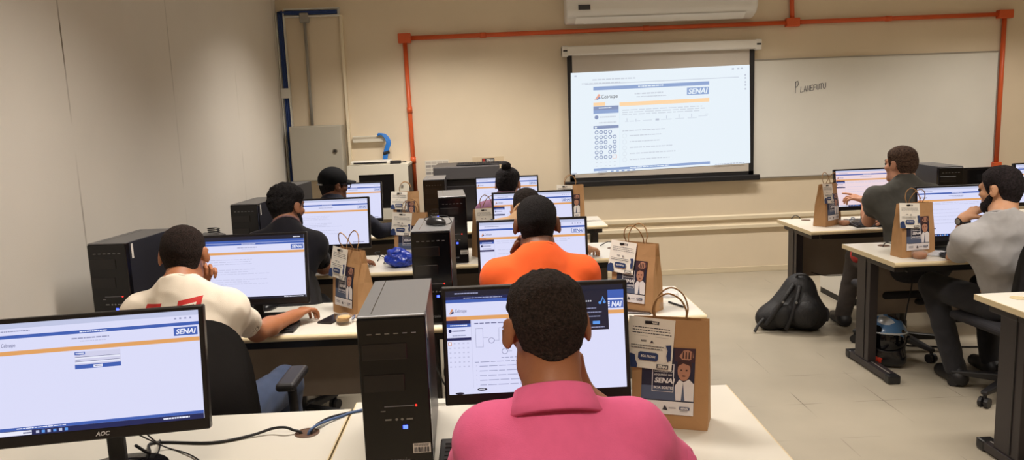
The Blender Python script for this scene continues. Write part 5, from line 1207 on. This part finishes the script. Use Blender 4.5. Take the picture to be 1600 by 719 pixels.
F = Field([2.44, 5.0, .5], [2.66, 5.36, .72], .006); F.add(ell((2.545, 5.2, .575), (.035, .06, .05)), 0); F.disp(lambda X, Y, Z: .004*wob(X, Y, Z, 60, 1)); F.build('red_hem', mat('red_cloth', (176, 52, 48), .8), tp, org)
# bearded person
hx = aty(1565, 260, 3.99); hip = (2.83, 3.94, .55)
e9 = aty(1491, 402, 4.18); s9 = aty(1512, 372, 3.95); w9 = aty(1507, 340, 4.12); nk = aty(1568, 335, 3.92)
p9 = person('bearded person in a light grey T-shirt and black watch resting their chin on a hand', (hx[0]+.005, 4.0, hx[2]-.128), (26, -10, 0), (nk[0]-.005, 3.925, nk[2]-.015), hip,
       [s9, (s9[0]+.34, 3.86, s9[2]+.02)], [e9, (3.06, 4.05, .78)], [w9, (2.93, 4.22, .79)],
       (((.62, .05, .35), (.3, .2, -.9), .7), ((-.2, .95, -.1), (0, 0, -1), .45)), [(2.60, 4.36, .55), (2.90, 4.34, .545)], [(2.66, 4.19, .075), (2.95, 4.32, .075)], ('olive_fair', (196, 146, 112)),
       dict(rgb=(36, 30, 32), t=.013, curl=.001, fade=.05, line=-.002, beard=.007), dict(n='light_grey_tee', rgb=(168, 166, 166), e=.013, sleeve=.74, fold=(.008, 27), vary=.04), ('black_jeans', (26, 25, 30)), shoes=(24, 23, 26), bulk=1.08, res=.0075)
tp, Hd, so, org, fr = p9; O = np.array(org)
ax = nrm(w9-e9); wc = w9-ax*.02; a_ = nrm(np.cross(ax, [0, 0, 1])); b_ = np.cross(ax, a_)
MB().tube([tuple(wc+a_*math.cos(k)*.0295+b_*math.sin(k)*.0295-O) for k in np.linspace(0, 2*PI, 22)], .007, M_black, n=8, sub=2).build('watch_strap', tp, smooth=True)
od = nrm(np.array([-.7, -.3, .5])-ax*(np.array([-.7, -.3, .5])@ax)); m = MB(); m.cyl(wc+od*.026-O, wc+od*.04-O, .021, M_black, n=20).cyl(wc+od*.04-O, wc+od*.0405-O, .016, M_alu, n=20); m.build('watch_case', tp)

# red print on the back of the white T-shirt, laid on the cloth
from mathutils.bvhtree import BVHTree
tp, Hd, so, org, fr = pw
bpy.context.view_layer.update()
me = so.data; V = [v.co+Vector(org) for v in me.vertices]; bv = BVHTree.FromPolygons(V, [tuple(p.vertices) for p in me.polygons])
def decal(name, corners, m, off=.0012, n=8):
    P = [np.array(aty(px, py, 2.72)) for px, py in corners]; vs = []
    for j in range(n+1):
        for i in range(n+1):
            a, b = i/n, j/n; p = P[0]*(1-a)*(1-b)+P[1]*a*(1-b)+P[2]*a*b+P[3]*(1-a)*b
            o_ = Vector((p[0], 2.4, p[2])); hit = bv.ray_cast(o_, Vector((0, 1, 0)))
            q = hit[0]+hit[1]*off if hit[0] is not None else Vector((p[0], 2.8, p[2])); vs.append(tuple(q-Vector(org)))
    mb = MB(); mb.add(vs, [(j*(n+1)+i, j*(n+1)+i+1, (j+1)*(n+1)+i+1, (j+1)*(n+1)+i) for j in range(n) for i in range(n)], m); return mb.build(name, so)
M_rp = mat('shirt_red', (196, 40, 36), .8); M_rw = mat('shirt_white_print', (232, 220, 204), .8)
decal('shirt_print', [(222, 480), (250, 476), (246, 500), (218, 504)], M_rp); decal('shirt_print', [(276, 472), (309, 467), (309, 500), (275, 504)], M_rp)
decal('shirt_print', [(284, 478), (302, 475), (302, 477.5), (284, 480.5)], M_rw, .002); decal('shirt_print', [(299.5, 476), (302, 475.5), (302, 492), (299.5, 492)], M_rw, .002)

# ------------------------------------------------------------------ world and view
w = bpy.data.worlds.new('world'); bpy.context.scene.world = w; w.use_nodes = True
w.node_tree.nodes['Background'].inputs[0].default_value = (.9, .85, .78, 1); w.node_tree.nodes['Background'].inputs[1].default_value = .15
vs = bpy.context.scene.view_settings; vs.view_transform = 'Standard'; vs.look = 'None'; vs.gamma = 1; vs.use_curve_mapping = False; vs.exposure = 0.3
